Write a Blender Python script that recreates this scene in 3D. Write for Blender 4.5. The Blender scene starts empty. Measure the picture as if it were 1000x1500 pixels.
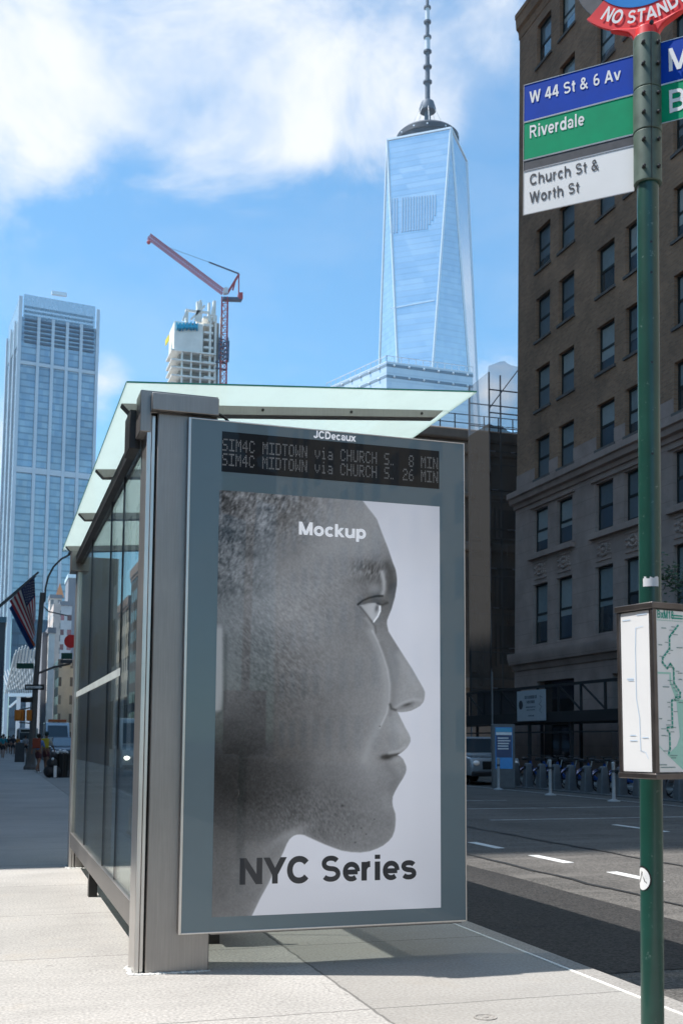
import bpy, bmesh, math, random
import numpy as np
from mathutils import Vector, Matrix
random.seed(7); rng = np.random.default_rng(5)
R = math.radians; sin, cos, pi = math.sin, math.cos, math.pi
sc = bpy.context.scene; col = sc.collection

# ------------------------------------------------------------------ camera geometry (world: x across the street, y along it, z up)
CX, CY, H = 500.0, 922.0, 1.3
VP1, VP2 = (-14.0, 1084.0), (5606.0, 1118.0)
F = math.sqrt(-((VP1[0]-CX)*(VP2[0]-CX) + (VP1[1]-CY)*(VP2[1]-CY)))
def _d(v): return Vector((v[0]-CX, -(v[1]-CY), -F)).normalized()
Yw, Xw = _d(VP1), _d(VP2); Zw = Xw.cross(Yw).normalized(); Xw = Yw.cross(Zw).normalized()
RM = Matrix((Xw, Yw, Zw))
def at(px, py, D):                       # a far point: direction seen in the photo, true distance in metres
    return RM @ Vector((px-CX, -(py-CY), -F)) * (D/F) + Vector((0, 0, H))
cam = bpy.data.cameras.new('camera'); camo = bpy.data.objects.new('camera', cam); col.objects.link(camo)
camo.matrix_world = Matrix.Translation((0, 0, H)) @ RM.to_4x4()
cam.sensor_fit = 'VERTICAL'; cam.sensor_height = 36; cam.sensor_width = 24
cam.lens = F/1500*36; cam.shift_y = (CY-750)/1500; cam.clip_end = 20000; cam.clip_start = .05
cam.dof.use_dof = True; cam.dof.focus_distance = 6.6; cam.dof.aperture_fstop = 7.0
sc.camera = camo

# ------------------------------------------------------------------ mesh helpers
class MB:
    def __init__(s): s.v = []; s.f = []
    def add(s, vs, fs):
        n = len(s.v); s.v += [tuple(v) for v in vs]; s.f += [tuple(i+n for i in f) for f in fs]; return s
    def box(s, x0, x1, y0, y1, z0, z1):
        return s.add([(x, y, z) for z in (z0, z1) for y in (y0, y1) for x in (x0, x1)],
                     [(0,2,3,1), (4,5,7,6), (0,1,5,4), (2,6,7,3), (0,4,6,2), (1,3,7,5)])
    def obox(s, o, a, b, c):             # oriented box: corner o and three edge vectors
        o, a, b, c = map(Vector, (o, a, b, c))
        return s.add([o+a*i+b*j+c*k for k in (0,1) for j in (0,1) for i in (0,1)],
                     [(0,2,3,1), (4,5,7,6), (0,1,5,4), (2,6,7,3), (0,4,6,2), (1,3,7,5)])
    def bar(s, p, q, w, h=None, up=(0,0,1)):
        p, q = Vector(p), Vector(q); h = h or w; d = (q-p).normalized(); u = Vector(up)
        if abs(d.dot(u)) > .98: u = Vector((1,0,0))
        a = d.cross(u).normalized(); b = a.cross(d)
        return s.obox(p-a*w/2-b*h/2, q-p, a*w, b*h)
    def tube(s, pts, r, n=12, cap=True):
        pts = [Vector(p) for p in pts]; rs = r if isinstance(r, (list, tuple)) else [r]*len(pts)
        rings = []; ref = None
        for i, p in enumerate(pts):
            d = (pts[min(i+1, len(pts)-1)] - pts[max(i-1, 0)]).normalized()
            if ref is None: ref = Vector((0,0,1)) if abs(d.z) < .9 else Vector((1,0,0))
            a = d.cross(ref).normalized(); b = a.cross(d); ref = b if abs(d.dot(b)) < .5 else ref
            rings.append([p + (a*cos(2*pi*k/n) + b*sin(2*pi*k/n))*rs[i] for k in range(n)])
        vs = [v for r_ in rings for v in r_]; fs = []
        for i in range(len(pts)-1):
            for k in range(n):
                k2 = (k+1) % n; fs.append((i*n+k, i*n+k2, (i+1)*n+k2, (i+1)*n+k))
        if cap: fs += [tuple(range(n-1, -1, -1)), tuple((len(pts)-1)*n+k for k in range(n))]
        return s.add(vs, fs)
    def lathe(s, c, prof, n=20, axis=(0,0,1)):
        ax = Vector(axis).normalized(); a = ax.orthogonal().normalized(); b = ax.cross(a); c = Vector(c)
        vs = [c+ax*z+(a*cos(2*pi*k/n)+b*sin(2*pi*k/n))*r for r, z in prof for k in range(n)]; fs = []
        for i in range(len(prof)-1):
            for k in range(n): k2 = (k+1) % n; fs.append((i*n+k, i*n+k2, (i+1)*n+k2, (i+1)*n+k))
        fs += [tuple(range(n-1, -1, -1)), tuple((len(prof)-1)*n+k for k in range(n))]
        return s.add(vs, fs)
    def prism(s, poly, vec):             # poly: 3D points, extruded by vec
        n = len(poly); vec = Vector(vec); vs = [Vector(p) for p in poly] + [Vector(p)+vec for p in poly]
        fs = [tuple(range(n-1, -1, -1)), tuple(range(n, 2*n))] + [(i, (i+1) % n, n+(i+1) % n, n+i) for i in range(n)]
        return s.add(vs, fs)
    def quad(s, a, b, c, d): return s.add([a, b, c, d], [(0,1,2,3)])
    def ball(s, c, r, n=10, m=6, sz=1):
        prof = [(max(r*sin(pi*i/m), 1e-4), -r*sz*cos(pi*i/m)) for i in range(m+1)]
        return s.lathe(c, prof, n)
ORG = {}
def O(p):
    return ORG.get(p.name, Vector((0,0,0))) if p else Vector((0,0,0))
def build(name, mb, mat, parent=None, bevel=0, smooth=True, seg=2):
    o0 = O(parent); me = bpy.data.meshes.new(name)
    if parent and (parent.name == 'office_building' or (parent.parent and parent.parent.name == 'office_building')):
        mb.v = [(x, y-(z-12.7)*.036, z) for x, y, z in mb.v]    # this old front leans slightly along the street
    me.from_pydata([(x-o0.x, y-o0.y, z-o0.z) for x, y, z in mb.v], [], mb.f)
    bm = bmesh.new(); bm.from_mesh(me); bmesh.ops.recalc_face_normals(bm, faces=bm.faces); bm.to_mesh(me); bm.free()
    me.materials.append(mat)
    if smooth: me.shade_smooth(); me.set_sharp_from_angle(angle=R(32))
    o = bpy.data.objects.new(name, me); col.objects.link(o); o.parent = parent
    if parent: ORG[o.name] = o0
    if bevel:
        b = o.modifiers.new('bevel', 'BEVEL'); b.width = bevel; b.segments = seg; b.limit_method = 'ANGLE'; b.angle_limit = R(40)
        b.harden_normals = False
    return o
def thing(name, label, cat, loc=(0,0,0), rz=0, group=None):
    o = bpy.data.objects.new(name, None); col.objects.link(o); o.location = loc; o.rotation_euler = (0, 0, rz)
    o.empty_display_size = .2; ORG[o.name] = Vector(loc)
    tag(o, label, cat, group); return o
def tag(o, label=None, cat=None, group=None, kind=None):
    if label: o['label'] = label
    if cat: o['category'] = cat
    if group: o['group'] = group
    if kind: o['kind'] = kind
    return o
def struct(name, mb, mat, **k): return tag(build(name, mb, mat, **k), kind='structure')
def dup(root, loc, rz=None, label=None):
    def cp(o, par):
        c = o.copy(); col.objects.link(c); c.parent = par
        for ch in [q for q in bpy.data.objects if q.parent == o]: cp(ch, c)
        return c
    r = cp(root, None); r.location = loc
    if rz is not None: r.rotation_euler = (0, 0, rz)
    if label: r['label'] = label
    return r

# ------------------------------------------------------------------ materials
class NT:
    def __init__(s, name):
        m = bpy.data.materials.new(name); m.use_nodes = True; s.m = m; s.t = m.node_tree; s.n = s.t.nodes
        s.b = s.n['Principled BSDF']; s.out = s.n['Material Output']
    def N(s, ty, **k):
        n = s.n.new(ty)
        for a, v in k.items(): setattr(n, a, v)
        return n
    def L(s, a, b): s.t.links.new(a, b)
    def coord(s, scale=(1,1,1), kind='Object'):
        tc = s.N('ShaderNodeTexCoord'); mp = s.N('ShaderNodeMapping'); mp.inputs['Scale'].default_value = scale
        s.L(tc.outputs[kind], mp.inputs['Vector']); return mp.outputs[0]
    def noise(s, scale, detail=4, sc3=(1,1,1), rough=.55):
        n = s.N('ShaderNodeTexNoise'); n.inputs['Scale'].default_value = scale; n.inputs['Detail'].default_value = detail
        n.inputs['Roughness'].default_value = rough; s.L(s.coord(sc3), n.inputs['Vector']); return n.outputs['Fac']
    def ramp(s, fac, stops):
        r = s.N('ShaderNodeValToRGB'); s.L(fac, r.inputs[0]); e = r.color_ramp.elements
        while len(e) < len(stops): e.new(.5)
        for i, (p, c) in enumerate(stops): e[i].position = p; e[i].color = (*c, 1) if len(c) == 3 else c
        return r.outputs[0]
    def mix(s, fac, a, b, mode='MIX'):
        n = s.N('ShaderNodeMix', data_type='RGBA', blend_type=mode)
        for k, v in ((0, fac), (6, a), (7, b)):
            if isinstance(v, (int, float)): n.inputs[k].default_value = v
            elif isinstance(v, tuple): n.inputs[k].default_value = (*v, 1)
            else: s.L(v, n.inputs[k])
        return n.outputs[2]
    def math(s, op, a, b=None, c=None):
        n = s.N('ShaderNodeMath', operation=op)
        for k, v in enumerate((a, b, c)):
            if v is None: continue
            if isinstance(v, (int, float)): n.inputs[k].default_value = v
            else: s.L(v, n.inputs[k])
        return n.outputs[0]
    def bump(s, h, strength=.3, dist=.01):
        b = s.N('ShaderNodeBump'); b.inputs['Strength'].default_value = strength; b.inputs['Distance'].default_value = dist
        s.L(h, b.inputs['Height']); s.L(b.outputs[0], s.b.inputs['Normal'])
    def set(s, **k):
        nm = dict(color='Base Color', rough='Roughness', metal='Metallic', coat='Coat Weight', coatr='Coat Roughness', spec='Specular IOR Level',
                  emit='Emission Color', es='Emission Strength', trans='Transmission Weight')
        for a, v in k.items():
            i = s.b.inputs[nm[a]]
            if hasattr(v, 'links') or isinstance(v, bpy.types.NodeSocket): s.L(v, i)
            else: i.default_value = (*v, 1) if isinstance(v, tuple) else v
        return s
def M(name, c, rough=.6, metal=0, var=.12, vs=6, coat=0, bump=0, **k):
    t = NT(name); t.set(rough=rough, metal=metal, coat=coat, **k)
    if var:
        c2 = tuple(max(0, x*(1-var)) for x in c); c1 = tuple(min(1, x*(1+var)) for x in c)
        nz = t.noise(vs, 6); t.set(color=t.ramp(nz, [(.3, c2), (.7, c1)]))
        t.set(rough=t.math('MULTIPLY_ADD', nz, .2, rough-.1))
        if bump: t.bump(nz, .4, bump)
    else: t.set(color=c)
    return t.m
def fac_mat(name, wall, glass, bw, rh, mx=.3, mz=.3, rough_g=.12, gvar=.5, wall_rough=.85, off=0.0, wall_metal=0, gmetal=.0):
    """masonry or curtain wall whose windows repeat every bw x rh metres"""
    t = NT(name); tc = t.N('ShaderNodeTexCoord'); sp = t.N('ShaderNodeSeparateXYZ'); t.L(tc.outputs['Object'], sp.inputs[0])
    u = t.math('DIVIDE', t.math('ADD', sp.outputs[0], sp.outputs[1]), bw); v = t.math('DIVIDE', sp.outputs[2], rh)
    fu = t.math('FRACT', t.math('ADD', u, 100.0)); fv = t.math('FRACT', t.math('ADD', v, 100.0))
    win = t.math('MULTIPLY', t.math('MULTIPLY', t.math('GREATER_THAN', fu, mx/2), t.math('LESS_THAN', fu, 1-mx/2)),
                 t.math('MULTIPLY', t.math('GREATER_THAN', fv, mz/2), t.math('LESS_THAN', fv, 1-mz/2)))
    cb = t.N('ShaderNodeCombineXYZ'); t.L(t.math('FLOOR', u), cb.inputs[0]); t.L(t.math('FLOOR', v), cb.inputs[1])
    wn = t.N('ShaderNodeTexWhiteNoise', noise_dimensions='3D'); t.L(cb.outputs[0], wn.inputs['Vector'])
    g1 = tuple(x*(1-gvar) for x in glass); g2 = tuple(min(1, x*(1+gvar)) for x in glass)
    gc = t.mix(wn.outputs['Value'], g1, g2)
    wc = t.ramp(t.noise(.35, 6), [(.3, tuple(x*.86 for x in wall)), (.7, tuple(min(1, x*1.1) for x in wall))])
    t.set(color=t.mix(win, wc, gc), rough=t.math('MULTIPLY_ADD', win, rough_g-wall_rough, wall_rough),
          metal=t.math('MULTIPLY_ADD', win, gmetal-wall_metal, wall_metal))
    t.bump(t.math('SUBTRACT', 1.0, win), .6, .1)
    return t.m

def concrete_mat(name, c, joints=True, seam=1.83):
    t = NT(name)
    big = t.noise(.55, 6, rough=.6); fine = t.noise(60, 3); mid = t.noise(2.4, 9, sc3=(.5, 1.6, 1), rough=.72)
    a = t.ramp(big, [(.3, tuple(x*.80 for x in c)), (.7, tuple(x*1.15 for x in c))])
    a = t.mix(.5, a, t.ramp(fine, [(.32, (.22,.22,.22)), (.66, (.75,.75,.75))]), 'OVERLAY')
    st = t.ramp(mid, [(.50, (0,0,0)), (.70, (1,1,1))])
    a = t.mix(t.math('MULTIPLY', st, .38), a, tuple(x*.62 for x in c))
    sp = t.N('ShaderNodeTexVoronoi', feature='F1'); sp.inputs['Scale'].default_value = 7; t.L(t.coord(), sp.inputs['Vector'])
    spots = t.math('LESS_THAN', sp.outputs['Distance'], .045)
    a = t.mix(t.math('MULTIPLY', spots, .6), a, tuple(x*.3 for x in c))
    gv = t.N('ShaderNodeTexVoronoi', feature='F1'); gv.inputs['Scale'].default_value = 2.3; gv.inputs['Randomness'].default_value = 1; t.L(t.coord(), gv.inputs['Vector'])
    gsp = t.N('ShaderNodeSeparateColor'); t.L(gv.outputs['Color'], gsp.inputs[0]); gum = t.math('LESS_THAN', gv.outputs['Distance'], t.math('MULTIPLY', t.math('SUBTRACT', gsp.outputs[0], .45), .09))
    a = t.mix(t.math('MULTIPLY', gum, .55), a, tuple(x*.35 for x in c))
    wr = t.ramp(t.noise(1.1, 9, rough=.7), [(.56, (0,0,0)), (.64, (1,1,1))]); a = t.mix(t.math('MULTIPLY', wr, .22), a, (c[0]*.8, c[1]*.68, c[2]*.52))
    ck = t.N('ShaderNodeTexVoronoi', feature='DISTANCE_TO_EDGE'); ck.inputs['Scale'].default_value = .32; dn_ = t.N('ShaderNodeVectorMath', operation='ADD'); nv = t.N('ShaderNodeTexNoise'); nv.inputs['Scale'].default_value = 1.6; nv.inputs['Detail'].default_value = 8
    t.L(t.coord(), nv.inputs['Vector']); t.L(t.coord(), dn_.inputs[0]); t.L(nv.outputs['Color'], dn_.inputs[1]); t.L(dn_.outputs[0], ck.inputs['Vector'])
    crk = t.math('MULTIPLY', t.math('LESS_THAN', ck.outputs['Distance'], .0011), t.math('GREATER_THAN', big, .50)); a = t.mix(t.math('MULTIPLY', crk, .55), a, tuple(x*.3 for x in c))
    h = fine
    if joints:
        tc = t.N('ShaderNodeTexCoord'); s3 = t.N('ShaderNodeSeparateXYZ'); t.L(tc.outputs['Object'], s3.inputs[0])
        wob = t.math('MULTIPLY', t.math('SUBTRACT', t.noise(9, 4), .5), .03)
        def line(co, period, off, w):
            q = t.math('FRACT', t.math('ADD', t.math('DIVIDE', t.math('ADD', t.math('SUBTRACT', co, off), wob), period), 50.5))
            return t.math('LESS_THAN', t.math('ABSOLUTE', t.math('SUBTRACT', q, .5)), w/period/2)
        j = t.math('MAXIMUM', line(s3.outputs[0], 3.1, seam, .016), line(s3.outputs[1], 1.72, 5.24, .012))
        # each flag poured from its own batch
        cb = t.N('ShaderNodeCombineXYZ'); t.L(t.math('FLOOR', t.math('DIVIDE', t.math('SUBTRACT', s3.outputs[0], seam), 3.1)), cb.inputs[0])
        t.L(t.math('FLOOR', t.math('DIVIDE', t.math('SUBTRACT', s3.outputs[1], 5.24), 1.72)), cb.inputs[1])
        wn = t.N('ShaderNodeTexWhiteNoise'); t.L(cb.outputs[0], wn.inputs['Vector'])
        a = t.mix(t.math('MULTIPLY', wn.outputs['Value'], .22), a, tuple(x*.6 for x in c))
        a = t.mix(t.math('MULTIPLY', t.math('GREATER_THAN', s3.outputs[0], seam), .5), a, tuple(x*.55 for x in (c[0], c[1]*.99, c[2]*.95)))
        a = t.mix(t.math('MULTIPLY', j, .75), a, tuple(x*.25 for x in c))
        h = t.math('SUBTRACT', fine, t.math('MULTIPLY', j, 2))
    t.set(color=a, rough=.9); t.bump(h, .35, .004); return t.m
def asphalt_mat(name, c, streak=True, contrast=1.0):
    t = NT(name); v = t.N('ShaderNodeTexVoronoi'); v.inputs['Scale'].default_value = 55; t.L(t.coord(), v.inputs['Vector'])
    g = t.noise(120, 2); big = t.noise(.5, 5, sc3=(1, .25, 1))
    a = t.ramp(big, [(.3, tuple(x*.75 for x in c)), (.7, tuple(x*1.3 for x in c))])
    a = t.mix(.55*contrast, a, t.ramp(v.outputs['Color'], [(.2, (.12,.12,.12)), (.8, (.85,.85,.85))]), 'OVERLAY')
    a = t.mix(.4, a, t.ramp(g, [(.4, (.2,.2,.2)), (.62, (.8,.8,.8))]), 'OVERLAY')
    if streak:
        s = t.ramp(t.noise(1.1, 5, sc3=(.35, 2.2, 1)), [(.5, (0,0,0)), (.68, (1,1,1))])
        a = t.mix(t.math('MULTIPLY', s, .45), a, tuple(min(1, x*1.9) for x in c))
    t.set(color=a, rough=.88); t.bump(v.outputs['Distance'], .5, .006); return t.m
def brick_mat(name, c1, c2, mortar):
    t = NT(name); tc = t.N('ShaderNodeTexCoord'); sp = t.N('ShaderNodeSeparateXYZ'); t.L(tc.outputs['Object'], sp.inputs[0])
    cb = t.N('ShaderNodeCombineXYZ'); t.L(t.math('ADD', sp.outputs[0], sp.outputs[1]), cb.inputs[0]); t.L(sp.outputs[2], cb.inputs[1])
    b = t.N('ShaderNodeTexBrick'); b.inputs['Scale'].default_value = 1; b.inputs['Brick Width'].default_value = .24; b.inputs['Row Height'].default_value = .085
    b.inputs['Mortar Size'].default_value = .012
    for k, v in (('Color1', c1), ('Color2', c2), ('Mortar', mortar)): b.inputs[k].default_value = (*v, 1)
    t.L(cb.outputs[0], b.inputs['Vector'])
    nz = t.ramp(t.noise(.5, 8, rough=.65), [(.3, (.62,.62,.62)), (.7, (1.25,1.2,1.15))])
    t.set(color=t.mix(1.0, b.outputs[0], nz, 'MULTIPLY'), rough=.9); t.bump(b.outputs['Fac'], -.3, .01); return t.m
def steel_mat(name, c, rough=.34, metal=.9):
    t = NT(name); br = t.noise(14, 4, sc3=(9, 9, .35)); bl = t.noise(1.6, 5)
    t.set(color=t.mix(.6, t.ramp(br, [(.35, tuple(x*.86 for x in c)), (.65, tuple(x*1.08 for x in c))]), t.ramp(bl, [(.3, tuple(x*.66 for x in c)), (.7, tuple(x*1.15 for x in c))])),
          metal=metal, rough=t.math('MULTIPLY_ADD', bl, .22, rough-.1)); t.bump(br, .06, .002); return t.m
def glass_pane(name, tint, ior=1.5, rough=.0, refl=1.0):
    t = NT(name); t.n.remove(t.b); tr = t.N('ShaderNodeBsdfTransparent'); tr.inputs[0].default_value = (*tint, 1)
    gl = t.N('ShaderNodeBsdfGlossy'); gl.inputs['Roughness'].default_value = rough; gl.inputs[0].default_value = (1, 1, 1, 1)
    fr = t.N('ShaderNodeFresnel'); fr.inputs[0].default_value = ior; mx = t.N('ShaderNodeMixShader')
    t.L(t.math('MULTIPLY', fr.outputs[0], refl), mx.inputs[0]); t.L(tr.outputs[0], mx.inputs[1]); t.L(gl.outputs[0], mx.inputs[2]); t.L(mx.outputs[0], t.out.inputs[0]); return t.m
def frosted(name, c):
    t = NT(name); dz = t.ramp(t.noise(7, 8, sc3=(1,.4,1), rough=.7), [(.45, c), (.75, tuple(x*.78 for x in c))]); t.set(color=dz, rough=.12, coat=.4)
    tl = t.N('ShaderNodeBsdfTranslucent'); tl.inputs[0].default_value = (*c, 1); mx = t.N('ShaderNodeMixShader'); mx.inputs[0].default_value = .55
    t.L(t.b.outputs[0], mx.inputs[1]); t.L(tl.outputs[0], mx.inputs[2])
    tr = t.N('ShaderNodeBsdfTransparent'); tr.inputs[0].default_value = (.95,.97,.96,1); m2 = t.N('ShaderNodeMixShader'); m2.inputs[0].default_value = .26
    t.L(mx.outputs[0], m2.inputs[1]); t.L(tr.outputs[0], m2.inputs[2]); t.L(m2.outputs[0], t.out.inputs[0]); return t.m

m_side = concrete_mat('sidewalk_concrete', (.445,.420,.388))
m_kstrip = concrete_mat('kerb_concrete', (.31,.288,.262), joints=False)
m_farside = concrete_mat('far_concrete', (.28,.275,.27), joints=False)
m_road = asphalt_mat('worn_asphalt', (.104,.095,.085))
m_newroad_shade = asphalt_mat('shaded_fresh_asphalt', (.029,.0265,.0245), streak=False, contrast=1.4)  # new asphalt, darkened further to carry part of the shade
m_ground = M('city_ground', (.15,.15,.15), .95)
m_paint = M('road_paint', (.72,.72,.70), .8, var=.15, vs=30)
m_dullpaint = M('worn_paint', (.3,.3,.3), .85, var=.4, vs=12)
m_tar = M('tar', (.02,.02,.02), .7, var=.3)
m_steel = steel_mat('brushed_steel', (.34,.32,.305), .42, .82)
m_steel2 = steel_mat('frame_steel', (.66,.63,.60), .3, .85)
m_dark = M('dark_metal', (.045,.042,.042), .45, .5)
m_black = M('black', (.012,.012,.012), .4, var=0)
m_roofglass = frosted('frosted_mint_glass', (.82,.92,.88))
m_roofedge = M('glass_edge_green', (.05,.28,.2), .2, var=0)
m_glass = glass_pane('clear_shelter_glass', (.86,.90,.88), 1.45, refl=.52)
m_teal = M('teal_printed_glass', (.120,.178,.205), .4, var=.04, vs=2, coat=.6, coatr=.015)
m_display = M('display_black', (.008,.008,.009), .3, var=0, coat=.25, coatr=.02, spec=.2)
m_dot = M('display_dots', (.17,.17,.17), .6, var=.5, vs=40, emit=(.5,.5,.5), es=.05)
m_white = M('white_paint', (.80,.80,.80), .5, var=.04)
m_ink = M('dark_ink', (.018,.020,.027), .5, var=0, coat=.42, coatr=.015)
m_inkw = M('white_ink', (.86,.87,.90), .5, var=0, coat=.42, coatr=.015, emit=(.86,.87,.90), es=.26)
m_caulk = M('caulk', (.75,.74,.70), .9, var=.15, vs=40)

# ------------------------------------------------------------------ stroke lettering (bold grotesque)
def arc(cx, cy, rx, ry, a0, a1, n=14):
    q = lambda v: math.copysign(abs(v)**.94, v) if abs(v) > 1e-9 else 0.0     # slightly squared bowls, as in a grotesque
    return [(cx+rx*q(cos(R(a0+(a1-a0)*i/n))), cy+ry*q(sin(R(a0+(a1-a0)*i/n)))) for i in range(n+1)]
def bowl(x0, x1, y0, y1): return [(x0, y1)] + arc(x1-(y1-y0)/2, (y0+y1)/2, (y1-y0)/2, (y1-y0)/2, 90, -90, 10) + [(x0, y0)]
def rev(p): return p[::-1]
G = {  # advance, polylines (centre lines, cap height 1), diagonals (x0,y0,x1,y1 with level ends)
 'M': (1.16, [[(.17,0),(.17,1)], [(.99,0),(.99,1)]], [(.17,1,.58,0), (.99,1,.58,0)]),
 'N': (1.02, [[(.17,0),(.17,1)], [(.85,0),(.85,1)]], [(.17,1,.85,0)]),
 'O': (1.08, [arc(.54,.5,.39,.415,0,360,26)], []),
 'Y': (.94, [[(.47,0),(.47,.42)]], [(.12,1,.47,.36), (.82,1,.47,.36)]),
 'C': (1.02, [arc(.53,.5,.385,.415,38,322,22)], []),
 'S': (.94, [arc(.47,.705,.29,.205,28,180,10)+arc(.47,.70,.29,.19,190,270,5)[:-1]+arc(.47,.30,.31,.205,90,-150,16)], []),
 'T': (.86, [[(.43,0),(.43,1)], [(.04,.905),(.82,.905)]], []),
 'A': (1.0, [[(.26,.30),(.74,.30)]], [(.5,1,.13,0), (.5,1,.87,0)]),
 'D': (1.02, [[(.17,0),(.17,1)], [(.17,.905),(.46,.905)]+arc(.46,.5,.38,.405,90,-90,14)+[(.17,.095)]], []),
 'I': (.40, [[(.2,0),(.2,1)]], []),
 'G': (1.08, [arc(.54,.5,.39,.415,40,360,22), [(.93,.0),(.93,.46)], [(.55,.44),(.93,.44)]], []),
 'J': (.78, [[(.56,1),(.56,.3)]+arc(.33,.3,.23,.21,0,-180,10)], []),
 'W': (1.34, [], [(.12,1,.38,0), (.67,1,.38,0), (.67,1,.96,0), (1.22,1,.96,0)]),
 'B': (1.0, [[(.17,0),(.17,1)], [(.17,.905),(.5,.905)]+arc(.52,.705,.24,.2,90,-90,8)+[(.17,.505)], [(.5,.505)]+arc(.55,.3,.27,.205,90,-90,8)+[(.17,.095)]], []),
 'R': (1.0, [[(.17,0),(.17,1)], [(.17,.905),(.52,.905)]+arc(.54,.7,.25,.205,90,-90,8)+[(.17,.495)]], [(.50,.48,.82,0)]),
 'E': (.90, [[(.17,0),(.17,1)], [(.17,.905),(.80,.905)], [(.17,.51),(.74,.51)], [(.17,.095),(.82,.095)]], []),
 'L': (.86, [[(.17,0),(.17,1)], [(.17,.09),(.8,.09)]], []),
 'o': (.86, [arc(.43,.365,.275,.285,0,360,22)], []),
 'c': (.78, [arc(.42,.365,.27,.285,45,315,18)], []),
 'k': (.80, [[(.16,0),(.16,1)]], [(.62,.73,.2,.28), (.30,.42,.67,0)]),
 'u': (.86, [[(.16,.73),(.16,.28)]+arc(.40,.28,.24,.2,180,360,10), [(.70,0),(.70,.73)]], []),
 'p': (.86, [[(.16,-.28),(.16,.73)], arc(.44,.365,.27,.285,0,360,20)], []),
 'b': (.86, [[(.16,0),(.16,1)], arc(.44,.365,.27,.285,0,360,20)], []),
 'd': (.86, [[(.70,0),(.70,1)], arc(.42,.365,.27,.285,0,360,20)], []),
 'e': (.80, [arc(.41,.365,.27,.285,0,312,18), [(.14,.35),(.68,.35)]], []),
 'r': (.55, [[(.16,0),(.16,.73)], arc(.40,.36,.24,.28,165,85,6)], []),
 'i': (.38, [[(.19,0),(.19,.73)], [(.19,.83),(.19,1)]], []),
 'l': (.38, [[(.19,0),(.19,1)]], []),
 's': (.78, [arc(.39,.52,.23,.13,20,180,9)+arc(.39,.515,.23,.14,190,270,4)[:-1]+arc(.39,.225,.24,.145,90,-155,12)], []),
 'a': (.80, [arc(.38,.46,.24,.19,165,0,9)+[(.62,.0)], arc(.37,.22,.22,.14,70,360,14)], []),
 't': (.48, [[(.22,.93),(.22,.2)]+arc(.34,.2,.12,.12,180,270,5), [(.03,.655),(.42,.655)]], []),
 'h': (.86, [[(.16,0),(.16,1)], [(.16,.4)]+arc(.43,.42,.27,.22,160,0,10)+[(.70,0)]], []),
 'v': (.78, [], [(.10,.73,.39,0), (.68,.73,.39,0)]),
 'x': (.78, [], [(.1,.73,.68,0), (.68,.73,.1,0)]),
 'm': (1.26, [[(.16,0),(.16,.73)], [(.16,.4)]+arc(.37,.44,.21,.2,160,0,8)+[(.58,0)], [(.58,.4)]+arc(.83,.44,.24,.2,160,0,8)+[(1.07,0)]], []),
 '4': (.80, [[(.56,0),(.56,1)], [(.04,.28),(.76,.28)]], [(.50,1,.12,.28)]),
 '6': (.80, [arc(.40,.32,.25,.23,0,360,18), arc(.44,.5,.29,.41,190,75,12)], []),
 '1': (.80, [[(.46,0),(.46,1)], [(.18,.74),(.46,.80)]], []),
 '8': (.80, [arc(.40,.72,.22,.19,0,360,18), arc(.40,.28,.26,.2,0,360,18)], []),
 '3': (.80, [arc(.38,.72,.23,.19,150,-80,12), arc(.38,.28,.26,.2,80,-150,14)], []),
 '5': (.80, [[(.68,.905),(.2,.905),(.17,.5)], arc(.38,.32,.27,.24,125,-150,14)], []),
 '&': (1.02, [arc(.40,.76,.17,.15,-40,220,12), [(.27,.66),(.40,.48),(.86,.0)], [(.52,.66),(.40,.55)]+arc(.36,.27,.24,.2,110,330,12)+[(.80,.45)]], []),
 '-': (.5, [[(.06,.4),(.44,.4)]], []), ',': (.4, [[(.2,-.15),(.2,.12)]], []), '.': (.4, [[(.2,0),(.2,.18)]], []), ' ': (.38, [], []),
}
def text_w(s, tr=0): return sum(G[c][0]+tr for c in s) - tr
def text_mb(s, h, o, rt, up, w=.19, xs=1.0, tr=0, mb=None, curve=None):
    """lettering h high from baseline point o; rt, up unit vectors; strokes lie on separate 0.1 mm layers"""
    mb = mb or MB(); o, rt, up = Vector(o), Vector(rt), Vector(up); nr = rt.cross(up); x = 0; hw = w/2
    for ch in s:
        adv, lines, diags = G[ch]; lay = [0]; hw = w/2*(.84 if ch in 'esaS&86BR' else 1)
        def put(pts2):
            lay[0] += 1; q = []
            for a, b in pts2:
                X, Yy = (x+a)*xs*h, b*h
                p = curve(X, Yy) if curve else o + rt*X + up*Yy
                q.append(p + nr*(.0001*lay[0]))
            return q
        for L in lines:
            n = len(L); closed = (abs(L[0][0]-L[-1][0])+abs(L[0][1]-L[-1][1])) < 1e-6; A, B = [], []
            for i, (a, b) in enumerate(L):
                pa = L[i-1] if i > 0 else (L[-2] if closed else None); nb = L[i+1] if i < n-1 else (L[1] if closed else None)
                ds = []
                if pa: ds.append(Vector((a-pa[0], b-pa[1])).normalized())
                if nb: ds.append(Vector((nb[0]-a, nb[1]-b)).normalized())
                d = sum(ds, Vector((0,0))).normalized(); nrm = Vector((-d.y, d.x)); k = hw/max(.45, nrm.dot(Vector((-ds[0].y, ds[0].x))))
                A.append((a+nrm.x*k, b+nrm.y*k)); B.append((a-nrm.x*k, b-nrm.y*k))
            P, fs = put(A+B), []
            for i in range(n-1): fs.append((i, i+1, n+i+1, n+i))
            mb.add(P, fs)
        for x0, y0, x1, y1 in diags:
            L_ = math.hypot(x1-x0, y1-y0); k = hw*L_/abs(y1-y0); k = min(k, .17 if abs(y1-y0) > .5 else .14)
            mb.add(put([(x0-k, y0), (x0+k, y0), (x1+k, y1), (x1-k, y1)]), [(0,1,2,3)])
        x += adv+tr
    return mb

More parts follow.
